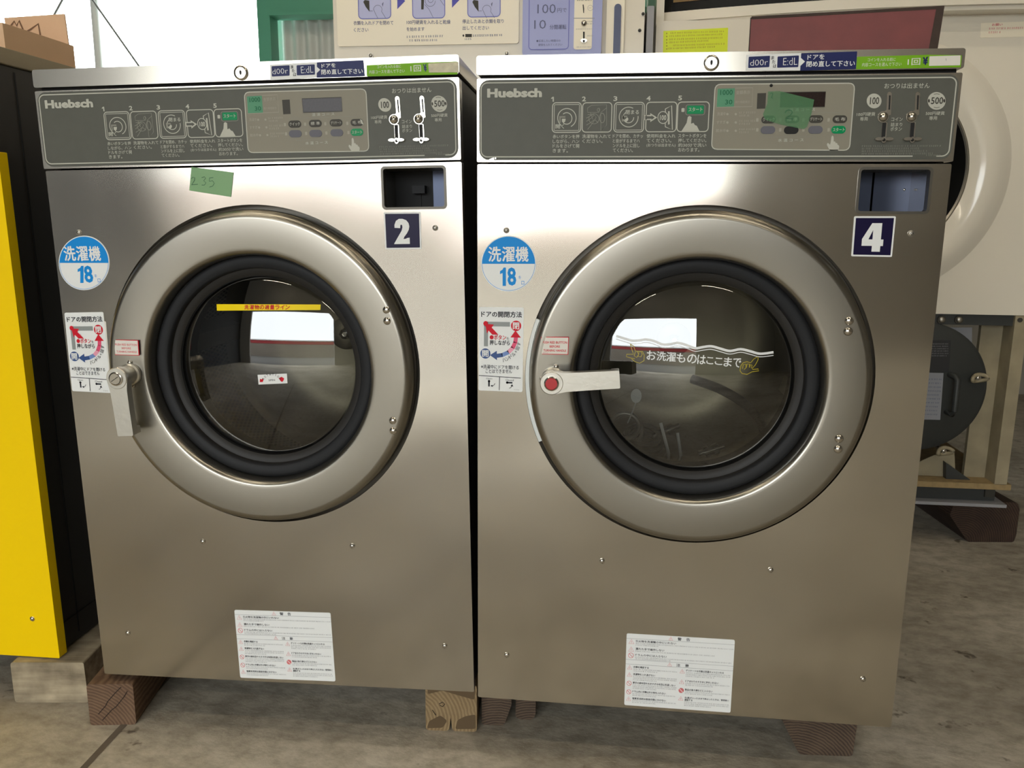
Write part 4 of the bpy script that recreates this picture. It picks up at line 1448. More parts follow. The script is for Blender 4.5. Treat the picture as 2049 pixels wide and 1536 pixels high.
    if other == 2:
        b = MB()
        q = [F(381, 333.5, .004), F(467, 345, .001), F(462, 394, .001), F(378.5, 381, .001)]
        b.plate([q[0], q[3], q[2], q[1]], 0.0006, 0.0010, M_TAPE)
        X = Img(F, 0, 0, 0.25391, .001)
        for pl in ([(1508, 1410), (1520, 1395), (1534, 1400), (1534, 1420), (1515, 1450), (1510, 1456), (1560, 1452)], [(1590, 1400), (1612, 1392), (1622, 1404), (1606, 1424), (1624, 1440), (1612, 1458), (1590, 1458)],
                   [(1682, 1398), (1652, 1402), (1650, 1428), (1676, 1424), (1690, 1444), (1676, 1466), (1652, 1474)]):
            b.stroke([X(*p) for p in pl], 0.0008, 0.0014, M_MARK)
        b.build('masking_tape', root, label='green tape strip with 235 in pen')
    return root


def coin_back():
    m = mat('coin_back', (66, 72, 88), 0.34, 0.8)
    return m


coin_back()
w4 = washer(W4, F4, 4, 'right-hand stainless washer, number plate 4, handle lying level across its window')
w2 = washer(W2, F2, 2, 'left-hand stainless washer, number plate 2, handle hanging down and green tape on the front')

# ---------------------------------------------------------------- inside the right-hand drum
def in4(px, py, w):
    a, v = F4(px, py, w)
    return W4 @ Vector(FACE(a, v, w))


def loose(mb, name, label, cat, group=None):
    o = mb.build(name, None, 60)
    c = sum((v.co for v in o.data.vertices), Vector()) / len(o.data.vertices)
    move_origin(o, c)
    return tag(o, label, cat, group)


def arc3(pts, n=8):
    P = [Vector(p) for p in pts]
    out = []
    for i in range(len(P) - 1):
        p0, p1, p2, p3 = P[max(i - 1, 0)], P[i], P[i + 1], P[min(i + 2, len(P) - 1)]
        for k in range(n):
            t = k / n
            out.append(0.5 * (2 * p1 + (p2 - p0) * t + (2 * p0 - 5 * p1 + 4 * p2 - p3) * t * t + (3 * p1 - p0 - 3 * p2 + p3) * t ** 3))
    out.append(P[-1])
    return out


mb = MB(IDEN)
mb.tube(arc3([in4(1385, 758, -.30), in4(1440, 778, -.27), in4(1490, 808, -.24), in4(1522, 848, -.21), in4(1532, 872, -.20)]), 0.0085, M_RUBBER, 12)
loose(mb, 'black_hose', 'thick black hose arching behind the right-hand window of the level-handled washer', 'hose')
mb = MB(IDEN)
c = in4(1285, 892, -.16)
for k, (r, dz) in enumerate(((0.040, 0.0), (0.034, 0.010), (0.028, 0.02))):
    mb.tube([(c.x + r * math.cos(t), c.y + r * math.sin(t), c.z + dz + 0.01 * math.sin(t)) for t in [2 * PI * j / 36 for j in range(37)]], 0.0048, M_RUBBER2, 8, False)
loose(mb, 'hose_coil', 'small coil of black hose lying low in the drum, left side', 'hose')
mb = MB(IDEN)
c = in4(1250, 862, -.15)
for r, dz in ((0.030, 0.0), (0.024, 0.009)):
    mb.tube([(c.x + r * math.cos(t), c.y + 0.5 * r * math.sin(t), c.z + dz + 0.8 * r * math.sin(t)) for t in [2 * PI * j / 36 for j in range(37)]], 0.0042, M_DULL, 8, False)
loose(mb, 'cable_loop', 'grey cable loop standing against the left of the drum', 'cable')


def fitting(p, d, L, name, label):
    mb = MB(IDEN)
    d = Vector(d).normalized()
    p = Vector(p)
    rad = [0.006, 0.006, 0.010, 0.010, 0.0075, 0.0075, 0.0095, 0.0095, 0.005, 0.005]
    pos = [0, .2, .2, .38, .38, .55, .55, .75, .75, 1.0]
    mb.tube([p + d * (L * t + 1e-5 * i) for i, t in enumerate(pos)], rad, M_CHROME, 8)
    return loose(mb, name, label, 'pipe fitting')


fitting(in4(1306, 872, -.17), (0.9, 0.2, 0.35), 0.05, 'pipe_fitting', 'shiny hexagonal pipe fitting between the coil and the pale straps')
fitting(in4(1398, 908, -.14), (0.9, 0.1, 0.3), 0.045, 'pipe_fitting', 'shiny pipe fitting lying at the drum bottom, right of the pale straps')
for (a, b_, lab) in (((1322, 846), (1342, 922), 'pale narrow strap standing in the drum, the left and longer of two'), ((1356, 866), (1364, 922), 'pale narrow strap standing in the drum, the right and shorter of two')):
    mb = MB(IDEN)
    p, q = in4(a[0], a[1], -.14), in4(b_[0], b_[1], -.12)
    mb.tube([p, p.lerp(q, .8), q + Vector((-.004, -.002, 0))], 0.0030, M_GALV, 6)
    loose(mb, 'metal_strap', lab, 'strap')
mb = MB(IDEN)
p0, p1, p2 = in4(1273, 792, -.12), in4(1270, 812, -.13), in4(1256, 846, -.15)
mb.tube(arc3([p0, p1, p2]), 0.0012, M_GALV, 6)
pl = [p0 + Vector((0.009 * math.cos(t), 0, 0.012 * math.sin(t))) for t in [2 * PI * j / 16 for j in range(16)]]
mb.add([tuple(q) for q in pl] + [tuple(q + Vector((0, .002, 0))) for q in pl], [tuple(reversed(range(16))), tuple(range(16, 32))] + [(i, (i + 1) % 16, 16 + (i + 1) % 16, 16 + i) for i in range(16)], M_GALV)
loose(mb, 'tagged_wire', 'thin wire with a small round tag rising from the cable loop', 'wire')

# ---------------------------------------------------------------- timbers under the machines


M_CRACK = mat('wood_crack', (34, 24, 17), 0.9)
M_STAIN = mat('wood_stain', (96, 78, 54), 0.85)


def timber(name, label, M, front, length, m, group='timber blocks under the machines', cracks=(), stains=()):
    """front: outline of the end face in local (x, z); runs back along local y"""
    mb = MB()
    mb.plate(rq(front, 0.006, 3), -length, 0.0, m, back=True)
    for st in stains:
        mb.plate(rq(st, 0.004), 0.0003, 0.0003, M_STAIN)
    for cr in cracks:
        mb.stroke(cr, 0.0013, 0.0006, M_CRACK)
    o = mb.build(name, None, 35)
    o.matrix_world = M
    return tag(o, label, 'timber', group)


def rotz(x, y, z, deg):
    return Matrix.Translation((x, y, z)) @ Matrix.Rotation(math.radians(deg), 4, 'Z')


timber('timber_block', 'reddish timber with two slanting cracks, under the left corner of washer 2', rotz(-0.691, -0.018, 0, 9), [(0, 0), (0.080, 0), (0.080, 0.0795), (0, 0.0795)], 0.62, M_WOODR, cracks=([(0.016, 0.022), (0.030, 0.038), (0.034, 0.046), (0.048, 0.062), (0.060, 0.074)], [(0.022, 0.010), (0.040, 0.030), (0.048, 0.036), (0.064, 0.056), (0.070, 0.066)]))
o = timber('timber_block', 'tan timber with a split end, under the right corner of washer 2', rotz(-0.100, 0.044, 0, 4), [(0, 0), (0.041, 0), (0.044, 0.028), (0.047, 0), (0.090, 0), (0.090, 0.0905), (0, 0.0890)], 0.60, M_WOODT, stains=([(0.002, 0.004), (0.030, 0.006), (0.038, 0.020), (0.026, 0.030), (0.006, 0.018)], [(0.052, 0.004), (0.088, 0.006), (0.088, 0.034), (0.070, 0.030), (0.056, 0.022)], [(0.004, 0.070), (0.030, 0.078), (0.050, 0.072), (0.086, 0.062), (0.088, 0.087), (0.004, 0.086)]), cracks=([(0.024, 0.052), (0.030, 0.056), (0.034, 0.052), (0.030, 0.047), (0.025, 0.050)], [(0.012, 0.040), (0.018, 0.030)]))
timber('timber_block', 'dark timber end with a clipped corner, under the left corner of washer 4', rotz(-0.005, 0.072, 0, 3), [(0, 0), (0.040, 0), (0.054, 0.045), (0.046, 0.078), (0.036, 0.0895), (0, 0.0895)], 0.58, M_WOODD)
timber('timber_block', 'darkest timber, set back beside the clipped one under washer 4', rotz(0.053, 0.096, 0, 3), [(0, 0.004), (0.008, 0), (0.030, 0), (0.036, 0.01), (0.036, 0.06), (0, 0.064)], 0.40, M_WOODD)
timber('timber_block', 'timber with wide growth rings, under the right corner of washer 4', rotz(0.500, 0.055, 0, 4), [(0.040, 0), (0.128, 0), (0.132, 0.0895), (0.0, 0.0895), (0.008, 0.06)], 0.58, M_WOODD)
o = timber('timber_block', 'weathered grey timber carrying the yellow-fronted machine', rotz(-0.872, 0.030, 0, 7), [(0, 0), (0.136, 0), (0.134, 0.079), (0.132, 0.0808), (0, 0.0808)], 0.62, M_WOODG)
timber('timber_block', 'dark brown timber under the frame of the big dryer', rotz(1.205, 1.09, 0, 7), [(0.02, 0), (0.15, 0), (0.155, 0.02), (0.155, 0.10), (0.145, 0.118), (-0.03, 0.118), (-0.04, 0.08)], 0.5, M_WOODK)

# ---------------------------------------------------------------- red board on the lid of washer 4
pl, pr = at_y(1502, 60, 0.115), at_y(1886, 50, 0.075)
ZL = 1.1107
M = Matrix.Translation((pl.x, pl.y, ZL)) @ Matrix.Rotation(math.atan2(pr.y - pl.y, pr.x - pl.x), 4, 'Z')
Lb = math.hypot(pr.x - pl.x, pr.y - pl.y)
ht = at_y(1502, 33, 0.115).z - ZL
mb = MB()
mb.plate(rq([(0, 0), (Lb - .004, 0), (Lb, ht), (0, ht)], 0.002), -0.15, 0.0, M_OXIDE, back=True)
mb.plate(rq([(Lb - .016, 0), (Lb - .004, 0), (Lb, ht), (Lb - .010, ht)], 0.001), -0.001, 0.0005, M_OXIDED)
mb.plate(rq([(0, ht - .004), (Lb, ht - .004), (Lb, ht), (0, ht)], 0.001), -0.001, 0.0004, M_OXIDED)
mb.box(-0.0015, 0.0, 0.0, ht - .001, -0.14, -0.002, M_OXIDED)
o = mb.build('red_board', None, 30)
o.matrix_world = M
tag(o, 'dark red painted board lying on the lid of washer 4', 'board')

# ---------------------------------------------------------------- yellow-fronted machine at the left
XS = -0.80
lm = thing('cabinet_machine', 'dark machine with a bright yellow front at the left edge', 'machine', Matrix.Translation((XS, 0.05, 0.0838)) @ Matrix.Rotation(math.radians(-0.7), 4, 'Y') @ Matrix.Translation((0, 0, -0.0838)))
T = lambda a, b, c: (a, -c, b)
mb = MB(T)
mb.box(-0.80, 0.0, 0.0838, 1.127, -0.64, -0.021, M_DARKBODY)
mb.box(-0.80, 0.0015, 0.135, 0.137, -0.60, -0.03, M_BLACK)
mb.box(-0.80, 0.0015, 0.098, 1.12, -0.077, -0.075, M_BLACK)
mb.build('body', lm, 0, label='charcoal painted body')
mb = MB(T)
mb.plate(rr(-0.80, 0.0838, 0.012, 0.985, 0.002), -0.021, 0.0, M_YELLOW, back=True)
mb.build('front_panel', lm, 30, label='bright yellow front panel')
mb = MB(T)
mb.plate(rr(-0.81, 1.129, 0.004, 1.156, 0.002), -0.66, 0.01, M_TOPLIP, back=True)
mb.build('top_plate', lm, 30, label='taupe top plate')
mb = MB(T)
q = at_y(66, 1237, 0.05)
mb.cyl(q.x - XS, q.z, 0.0, 0.001, 0.0048, M_CHROME)
mb.ball(q.x - XS, q.z, 0.001, 0.0044, M_CHROME)
mb.build('screw', lm)

# cardboard box on top of it
BX = thing('cardboard_box', 'open cardboard box with raised flaps on the yellow-fronted machine', 'box', Matrix.Translation((-0.815, 0.115, 1.1567)) @ Matrix.Rotation(math.radians(-0.7), 4, 'Y'))
mb = MB(IDEN)
w_, d_, h_, t_ = 0.20, 0.185, 0.040, 0.003
mb.box(-t_, 0, 0, d_, 0, h_, M_CARD)
mb.box(-w_, -w_ + t_, 0, d_, 0, h_, M_CARD)
mb.box(-w_ + t_, -t_, d_ - t_, d_, 0, h_, M_CARD)
mb.box(-w_ + t_, -t_, 0, t_, 0, h_, M_CARD)
mb.box(-w_ + t_, -t_, t_, d_ - t_, 0, t_, M_CARDIN)
mb.build('box_body', BX, 0)
mb = MB(lambda a, b, c: (a, d_ - t_ - c, b))
mb.plate(rq([(-0.130, h_ + .002), (-0.008, h_), (-0.010, 0.096), (-0.132, 0.093)], 0.001), -0.003, 0.0, M_CARD, back=True)
q = [(a, b + 0.012) for a, b in ((-0.128, 0.058), (-0.118, 0.068), (-0.112, 0.074), (-0.108, 0.066), (-0.102, 0.075), (-0.094, 0.054), (-0.082, 0.058), (-0.064, 0.068), (-0.062, 0.044))]
mb.stroke(q, 0.0034, 0.0006, M_PENCIL)
mb.build('raised_flap', BX, 0, label='upright flap with a pen scribble')
mb = MB(IDEN)
mb.add([(-0.01, 0.0, h_ + .001), (-0.20, 0.0, h_ + .001), (-0.20, -0.05, h_ + .001 + .0), (-0.02, -0.045, h_ + .002), (-0.01, 0.0, h_ + .004), (-0.20, 0.0, h_ + .004), (-0.20, -0.05, h_ + .004), (-0.02, -0.045, h_ + .005)],
       [(3, 2, 1, 0), (4, 5, 6, 7), (0, 1, 5, 4), (1, 2, 6, 5), (2, 3, 7, 6), (3, 0, 4, 7)], M_CARD)
mb.build('front_flap', BX, 0, label='bent front flap')

# ---------------------------------------------------------------- dryer with the instruction board, behind washer 2
YM = 1.0
md = thing('coin_dryer', 'white coin dryer with a picture board and lavender coin panel behind washer 2', 'dryer', Matrix.Translation((-0.14, YM, 0.0)))
FM = lambda px, py, w=0.0: (lambda q: (q.x + 0.14, q.z))(at_y(px, py, YM - w))
xr = FM(1289, 60)[0]
mb = MB(T)
mb.box(-0.402, xr, 0.03, 1.95, -0.75, 0.0, M_DRYER)
mb.build('cabinet', md, 0, label='white enamelled cabinet')
mb = MB(T)
I = Img(FM, 650, 0, 0.20010, 0.004)
x0, z0 = FM(676, 93, .004)
x1, _ = FM(1038, 93, .004)
mb.plate(rr(x0, z0, x1, 1.80, 0.006), 0, 0.004, M_CREAM)
cA, cB = 0.0044, 0.0048
for k, (a, b, y) in enumerate(((340, 655, 190), (880, 1198, 185), (1430, 1755, 172))):
    (u0, v0), (u1, v1) = I(a, y), I(b, y - 320)
    q = rr(u0, v0, u1, v1, 0.010)
    mb.plate(q, cA, cA, M_LAV2)
    mb.stroke(q, 0.0022, cB, M_LAV3, closed=True)
    xm = a + (b - a) * 0.5
    if k != 1:      # a drum rim and a pointing hand
        mb.plate(A_poly(I, [(a + 45, 20), (a + 60, 0), (a + 105, 8), (a + 108, 118), (a + 70, 70)]), cB, cB, M_BTN)
        s = ellipse(I, a + 190, 95, 42, 42, 20, PI * .95, 2.15 * PI)
        mb.stroke(s + A_poly(I, [(a + 250, 150), (a + 268, 180)]), 0.0010, cB, M_SLATE)
        mb.stroke(A_poly(I, [(a + 148, 95), (a + 168, 140), (a + 190, 182)]), 0.0010, cB, M_SLATE)
        mb.stroke(A_poly(I, [(a + 110, 110), (a + 140, 110)]), 0.0010, cB, M_SLATE)
        mb.plate(A_poly(I, [(a + 232, 40), (a + 248, 20), (a + 240, 70)]), cB, cB, M_SLATE)
    else:           # a coin going into a slot
        mb.plate(A_poly(I, [(a + 85, -40), (a + 115, -40), (a + 108, 95), (a + 84, 95)]), cB, cB, M_BTN)
        mb.stroke(ellipse(I, a + 175, 10, 50, 55, 24, 0.0, 3.4), 0.0010, cB, M_SLATE)
        mb.stroke(ellipse(I, a + 178, 0, 26, 26, 16, 0.0, 4.0), 0.0010, cB, M_SLATE)
        mb.stroke(A_poly(I, [(a + 118, 45), (a + 160, 90), (a + 205, 178)]), 0.0010, cB, M_SLATE)
        mb.stroke(A_poly(I, [(a + 262, -20), (a + 312, 55)]), 0.0010, cB, M_SLATE)
for a, y in ((725, 92), (1272, 78)):
    mb.plate(A_poly(I, [(a, y), (a + 78, y - 82), (a, y - 170)]), cA, cA, M_VIOLET)
I.txt(mb, '衣類を入れドアを閉めて', 288, 252, 685, 248, 42, cA, M_SLATE, 0.01)
I.txt(mb, 'ください', 290, 320, 436, 318, 40, cA, M_SLATE, 0.01)
I.txt(mb, '100円硬貨を入れると乾燥', 818, 244, 1256, 240, 42, cA, M_SLATE, 0.01)
I.txt(mb, 'を始めます', 818, 312, 996, 310, 40, cA, M_SLATE, 0.01)
I.txt(mb, '停止したあと衣類を取り', 1376, 236, 1788, 232, 42, cA, M_SLATE, 0.01)
I.txt(mb, '出してください', 1378, 300, 1640, 298, 40, cA, M_SLATE, 0.01)
rnd = random.Random(8)
I.scr(mb, 818, 380, 1180, 372, 24, cA, M_SLATE, rnd)
I.scr(mb, 845, 416, 1135, 412, 24, cA, M_SLATE, rnd)
mb.plate(A_poly(I, [(1405, 340), (1470, 340), (1470, 372), (1405, 372)]), cA, cA, M_BTN)
mb.plate(ellipse(I, 1386, 356, 9, 12, 12), cA, cA, M_BTN)
I.scr(mb, 1478, 368, 1785, 362, 24, cA, M_SLATE, rnd)
I.scr(mb, 1400, 402, 1475, 400, 22, cA, M_SLATE, rnd)
mb.build('picture_board', md, label='cream board with three lavender step pictures')
for px, py in ((742, 111), (1014, 107)):
    b = MB(T)
    a, v = FM(px, py, .003)
    b.cyl(a, v, 0, 0.004, 0.0065, M_DULL)
    b.ball(a, v, 0.004, 0.005, M_DULL)
    b.build('screw', md)
mb = MB(T)
I = Img(FM, 1000, 0, 0.15617, 0.030)
(u0, v0), (u1, v1) = I(288, 700), I(1340, -900)
mb.plate(rr(u0, v0 - .01, u1, v1, 0.016), 0.0, 0.030, M_LAV, back=False)
(u0, v0), (u1, v1) = I(372, 636), I(908, -860)
q = rr(u0, v0, u1, v1, 0.008)
cA, cB = 0.0306, 0.0312
mb.plate(q, cA, cA, M_LAV)
mb.stroke(q, 0.0020, cB, M_LAV3, closed=True)
(u0, v0), (u1, v1) = I(945, 636), I(1214, -860)
mb.plate(rr(u0, v0, u1, v1, 0.006), cA, cB, M_CREAM)
mb.stroke([I(945, 236), I(1214, 236)], 0.0016, cB + .0003, M_INKG)
I.txt(mb, '100', 482, 174, 716, 170, 116, cB, M_SLATE, -0.005)
I.txt(mb, '円で', 738, 162, 858, 158, 54, cB, M_SLATE, 0.0)
I.txt(mb, '10', 442, 372, 592, 368, 112, cB, M_SLATE, -0.005)
I.txt(mb, '分間運転', 640, 378, 852, 374, 58, cB, M_SLATE, 0.015)
I.txt(mb, '●延長したい時間分の', 470, 542, 780, 538, 32, cB, M_SLATE, 0.0)
I.txt(mb, '硬貨を入れてください', 495, 592, 800, 588, 32, cB, M_SLATE, 0.0)
cC = cB + .0006
mb.plate(A_poly(I, [(1062, 62), (1074, 58), (1082, 110), (1080, 172), (1070, 166)]), cC, cC, M_BTN)
mb.stroke(ellipse(I, 1160, 104, 34, 34, 20), 0.0006, cC, M_INKG, closed=True)
I.scr(mb, 1140, 112, 1182, 110, 14, cC, M_INKG, rnd)
I.scr(mb, 990, 16, 1180, 12, 20, cC, M_INK, rnd)
a, v = I(1080, 300)
mb.ball(a, v, cB, 0.0075, M_CHROME, 0.9)
I.scr(mb, 1115, 286, 1200, 284, 18, cC, M_INKG, rnd)
I.scr(mb, 1115, 316, 1200, 314, 18, cC, M_INKG, rnd)
I.scr(mb, 975, 382, 1190, 378, 14, cC, M_INKG, rnd)
mb.plate(A_poly(I, [(1068, 408), (1088, 408), (1088, 500), (1068, 500)]), cC, cC, M_BLACK)
mb.plate(ellipse(I, 1078, 524, 42, 26, 20), cC, cC + .003, M_CHROME)
mb.plate(ellipse(I, 1078, 532, 14, 16, 14), cC + .0032, cC + .0032, M_BLACK)
I.scr(mb, 1118, 470, 1195, 468, 18, cC, M_INKG, rnd)
I.scr(mb, 985, 612, 1180, 608, 14, cC, M_INKG, rnd)
mb.build('coin_panel', md, label='lavender coin panel reading 100 yen for 10 minutes')
mb = MB(T)
I = Img(FM, 1000, 0, 0.15617, 0.012)
(u0, v0), (u1, v1) = I(1352, 800), I(1632, -900)
mb.plate(rr(u0, v0, u1, v1, 0.004), 0, 0.012, M_CREAM)
(u0, v0), (u1, v1) = I(1448, 800), I(1560, 52)
mb.plate(rr(u0, v0, u1, v1, 0.009), 0.0125, 0.016, M_DKSLATE)
mb.build('side_pillar', md, label='cream pillar with a dark blue inset')
for px, py in ((1280, 61), (1287, 28)):
    b = MB(T)
    a, v = FM(px, py, .002)
    b.cyl(a, v, 0, 0.003, 0.0048, M_DULL)
    b.ball(a, v, 0.003, 0.004, M_BTN)
    b.build('screw', md)
mb = MB(T)
(u0, v0), (u1, v1) = FM(1291, 130), FM(1309, 14)
mb.plate(rr(u0, 0.5, u1, v1, 0.003), -0.30, 0.012, M_INKG)
mb.build('side_channel', md, label='grey metal channel')

# ---------------------------------------------------------------- big dryer at the right
YD = 1.05
bd = thing('tumble_dryer', 'big white dryer with a round open door on a steel frame, right', 'dryer', Matrix.Translation((0.87, YD, 0.0)))
FD = lambda px, py, w=0.0: (lambda q: (q.x - 0.87, q.z))(at_y(px, py, YD - w))
ZB, ZT = 0.647, 1.386
DX, DZ, RH, RO = 0.000, 1.016, 0.228, 0.318
XL = FD(1313, 60)[0]
mb = MB(T)
mb.plate([rr(XL, ZB, 0.62, ZT, 0.006), list(reversed(circ(DX, DZ, RH, 80)))], -0.03, 0.0, M_DRYER)
mb.box(XL, XL + .02, ZB, 1.75, -0.80, -0.03, M_DRYER)
mb.box(0.60, 0.62, ZB, 1.75, -0.80, -0.03, M_DRYER)
mb.box(XL, 0.62, ZB, ZB + .02, -0.80, -0.03, M_DRYER)
mb.build('cabinet', bd, 30, label='white enamelled front and sides')
mb = MB(T)
mb.lathe([(RO + .012, 0.0), (RO, 0.006), (RO - .02, 0.018), (RO - .045, 0.024), (RH + .02, 0.016), (RH + .004, 0.006), (RH, 0.004)], DX, DZ, M_DRYER, 120)
mb.build('door_surround', bd, 60, label='glossy white raised ring')
mb = MB(T)
mb.lathe([(RH, 0.003), (RH - .004, 0.006), (RH - .008, 0.002)], DX, DZ, M_DULL, 96)
mb.lathe([(RH - .008, 0.002), (RH - .012, -0.55), (0.001, -0.56)], DX, DZ, M_BLACK, 80)
mb.build('drum_opening', bd, 60, label='black round drum opening')
# bowed fascia above the body
mb = MB(T)


def bow(x):
    t = (x - 0.22) / 0.80
    return 0.05 - 0.13 * t * t


def bowed(z0, z1, dc, m, x0=XL, x1=0.62, n=24):
    for i in range(n):
        a, b_ = x0 + (x1 - x0) * i / n, x0 + (x1 - x0) * (i + 1) / n
        ca, cb = bow(a) + dc, bow(b_) + dc
        mb.add([(a, z0, ca), (b_, z0, cb), (b_, z1, cb), (a, z1, ca), (a, z0, -.2), (b_, z0, -.2), (b_, z1, -.2), (a, z1, -.2)], [(0, 1, 2, 3), (1, 0, 4, 5), (3, 2, 6, 7)], m)


bowed(ZT + .0, ZT + .010, 0.0, M_DRYER)
bowed(ZT + .010, ZT + .034, 0.010, M_DRYER)
mb.build('top_trim', bd, 40, label='rounded white trim under the black fascia')
mb = MB(T)
bowed(ZT + .034, ZT + .34, 0.0, M_GLOSSK)
x0, x1 = FD(1350, 10)[0], FD(1900, 10)[0]
bowed(ZT + .058, ZT + .25, 0.004, M_BRONZE, x0, x1)
mb.build('fascia', bd, 40, label='glossy black fascia with a bronze window')
# labels on the body
mb = MB(T)
I = Img(FD, 940, 0, 0.25391, 0.001)
mb.plate(rq(A_poly(I, [(1526, 244), (2036, 218), (2030, 424), (1522, 430)]), 0.001), 0, 0.001, M_FLUO)
for y, a, b_ in ((268, 1580, 2010), (292, 1570, 1990), (318, 1570, 2000), (342, 1570, 1880), (366, 1600, 2010), (390, 1560, 1930)):
    I.scr(mb, a, y, b_, y - 14, 15, 0.0014, M_OLIVE, rnd)
    mb.plate(ellipse(I, 1552, y - 4, 5, 6, 8), 0.0014, 0.0014, M_OLIVE)
mb.build('yellow_notice', bd, label='fluorescent yellow notice')
mb = MB(T)
I = Img(FD, 1780, 0, 0.39043, 0.001)
mb.plate(rq(A_poly(I, [(470, 118), (760, 108), (758, 186), (464, 194)]), 0.001), 0, 0.001, M_CREAM)
I.txt(mb, 'お願い', 524, 134, 578, 132, 13, 0.0014, M_PINKRED, 0.02)
I.scr(mb, 508, 152, 700, 148, 11, 0.0014, M_PINKRED, rnd)
I.scr(mb, 506, 172, 576, 170, 11, 0.0014, M_PINKRED, rnd)
mb.build('request_notice', bd, label='pale notice with red print')
# steel frame below
I = Img(FD, 1820, 600, 0.33876, 0.0)
mb = MB(T)
mb.box(XL, 0.60, 0.618, 0.646, -0.60, -0.01, M_DKGREY)
for px, py in ((1886, 640), (1921, 640)):
    a, v = FD(px, py)
    mb.cyl(a, v, -0.01, -0.004, 0.011, M_BTN)
    mb.ball(a, v, -0.004, 0.008, M_DULL)
mb.build('upper_rail', bd, 40, label='dark rail with bolts under the cabinet')
mb = MB(T)
(pa, za), (pb, zb), (pc, zc) = FD(1964, 651, -.06), FD(2015, 651, -.06), FD(1986, 957, -.06)
mb.box(pa, pb + .002, 0.185, 0.618, -0.075, -0.06, M_FRAME)
mb.box(pb + .002, 0.43, 0.185, 0.618, -0.20, -0.185, M_RUST)
(qa, _), (qb, _) = FD(2033, 640), FD(2052, 640)
mb.box(qa - .002, qa + .030, 0.185, 0.646, -0.19, 0.0, M_FRAME)
a, v = FD(2041, 640, 0.001)
mb.cyl(a, v, 0.0, 0.003, 0.006, M_BTN)
mb.build('frame_post', bd, 30, label='cream steel channel post')
mb = MB(T)
mb.box(-0.36, 0.43, 0.170, 0.186, -0.50, 0.0, M_RUST)
mb.build('base_plate', bd, 0, label='rusty cream base plate')
mb = MB(T)
mb.box(-0.36, 0.405, 0.128, 0.170, -0.08, -0.03, M_DKGREY)
a, v = FD(1976, 1000, -0.03)
mb.box(a - .012, a + .012, v + .01, v + .032, -0.03, -0.022, M_BTN)
mb.build('base_beam', bd, 0, label='dark lower beam')
mb = MB(T)
mb.box(-0.36, 0.425, 0.1195, 0.1280, -0.09, 0.0, M_INKG)
mb.build('lower_angle', bd, 0, label='grey steel angle')
# round hatch cover with handle, labels and eye nuts
cx, cz, rh = FD(1838, 775)[0], FD(1838, 775)[1], 0.176
mb = MB(T)
mb.lathe([(rh, -0.04), (rh, -0.008), (rh - .012, 0.0), (0.001, 0.002)], cx, cz, M_DKGREY, 80)
hatch = mb.build('hatch_cover', bd, 40, label='round dark grey hatch cover')
mb = MB(T)
p, q = FD(1903, 752), FD(1894, 824)
mb.tube([(p[0] - .004, p[1] + .004, 0.0), (p[0], p[1] + .004, 0.028), (p[0] + .004, p[1] - .004, 0.034), (q[0] + .006, q[1] + .01, 0.034), (q[0] + .003, q[1], 0.028), (q[0], q[1], 0.0)], 0.0075, M_DKGREY, 10)
mb.build('hatch_handle', hatch, 60)
mb = MB(T)
mb.plate(A_poly(I, [(130, 236), (240, 236), (230, 424), (112, 420)]), 0.002, 0.0035, M_DKLABEL)
for k in range(6):
    I.scr(mb, 128, 262 + k * 14, 225, 262 + k * 14, 8, 0.0038, M_INKG, rnd)
mb.build('black_plate_label', hatch, label='black printed plate')
mb = MB(T)
mb.plate(A_poly(I, [(104, 428), (198, 430), (178, 706), (84, 704)]), 0.002, 0.0035, M_GREYLABEL)
for k in range(10):
    I.scr(mb, 104 - k * 2, 470 + k * 23, 184 - k * 2, 472 + k * 23, 9, 0.0038, M_DKSLATE, rnd)
mb.build('grey_paper_label', hatch, label='grey paper label')
for px, py in ((1959, 756), (1890, 902)):
    b = MB(T)
    a, v = FD(px, py, .015)
    b.cyl(a - .002, v, -0.06, 0.018, 0.006, M_DULL)
    ring = [(a - .002 + 0.019 * math.cos(t), v + 0.0085 * math.sin(t) + .003 * math.cos(t), 0.02 + 0.008 * math.cos(t * 2)) for t in [2 * PI * j / 24 for j in range(25)]]
    b.tube(ring, 0.0052, M_FRAME, 8, False)
    b.ball(a - .002, v, .016, 0.006, M_CHROME)
    b.build('eye_nut', bd, 60, label='cream eye nut')
for nm, pts, c0, c1, m, lb in (('upper_gusset', [FD(1860, 655, -.055), FD(1945, 655, -.055), FD(1944, 722, -.055), FD(1925, 700, -.055), FD(1890, 668, -.055)], -.058, -.055, M_INKG, 'pale grey curved gusset'),
                               ('lower_gusset', [FD(1836, 925, -.055), FD(1870, 910, -.055), FD(1910, 905, -.055), FD(1912, 955, -.055), FD(1836, 957, -.055)], -.058, -.055, M_FRAME, 'cream lower gusset'),
                               ('corner_bracket', [FD(1893, 925, -.03), FD(1945, 962, -.03), FD(1893, 964, -.03)], -.05, -.03, M_DKGREY, 'dark corner bracket')):
    mb = MB(T)
    mb.plate(pts, c0, c1, m)
    mb.build(nm, bd, 0, label=lb)
mb = MB(T)
mb.box(-0.36, 0.43, 0.187, 0.61, -0.62, -0.60, M_BLACK)
mb.build('rear_sheet', bd, 0, label='black rear sheet')

# ---------------------------------------------------------------- building shell
def sbox(name, boxes, m):
    mb = MB(IDEN)
    for q in boxes:
        mb.box(*q, m)
    return struct(mb.build(name, None, 0))


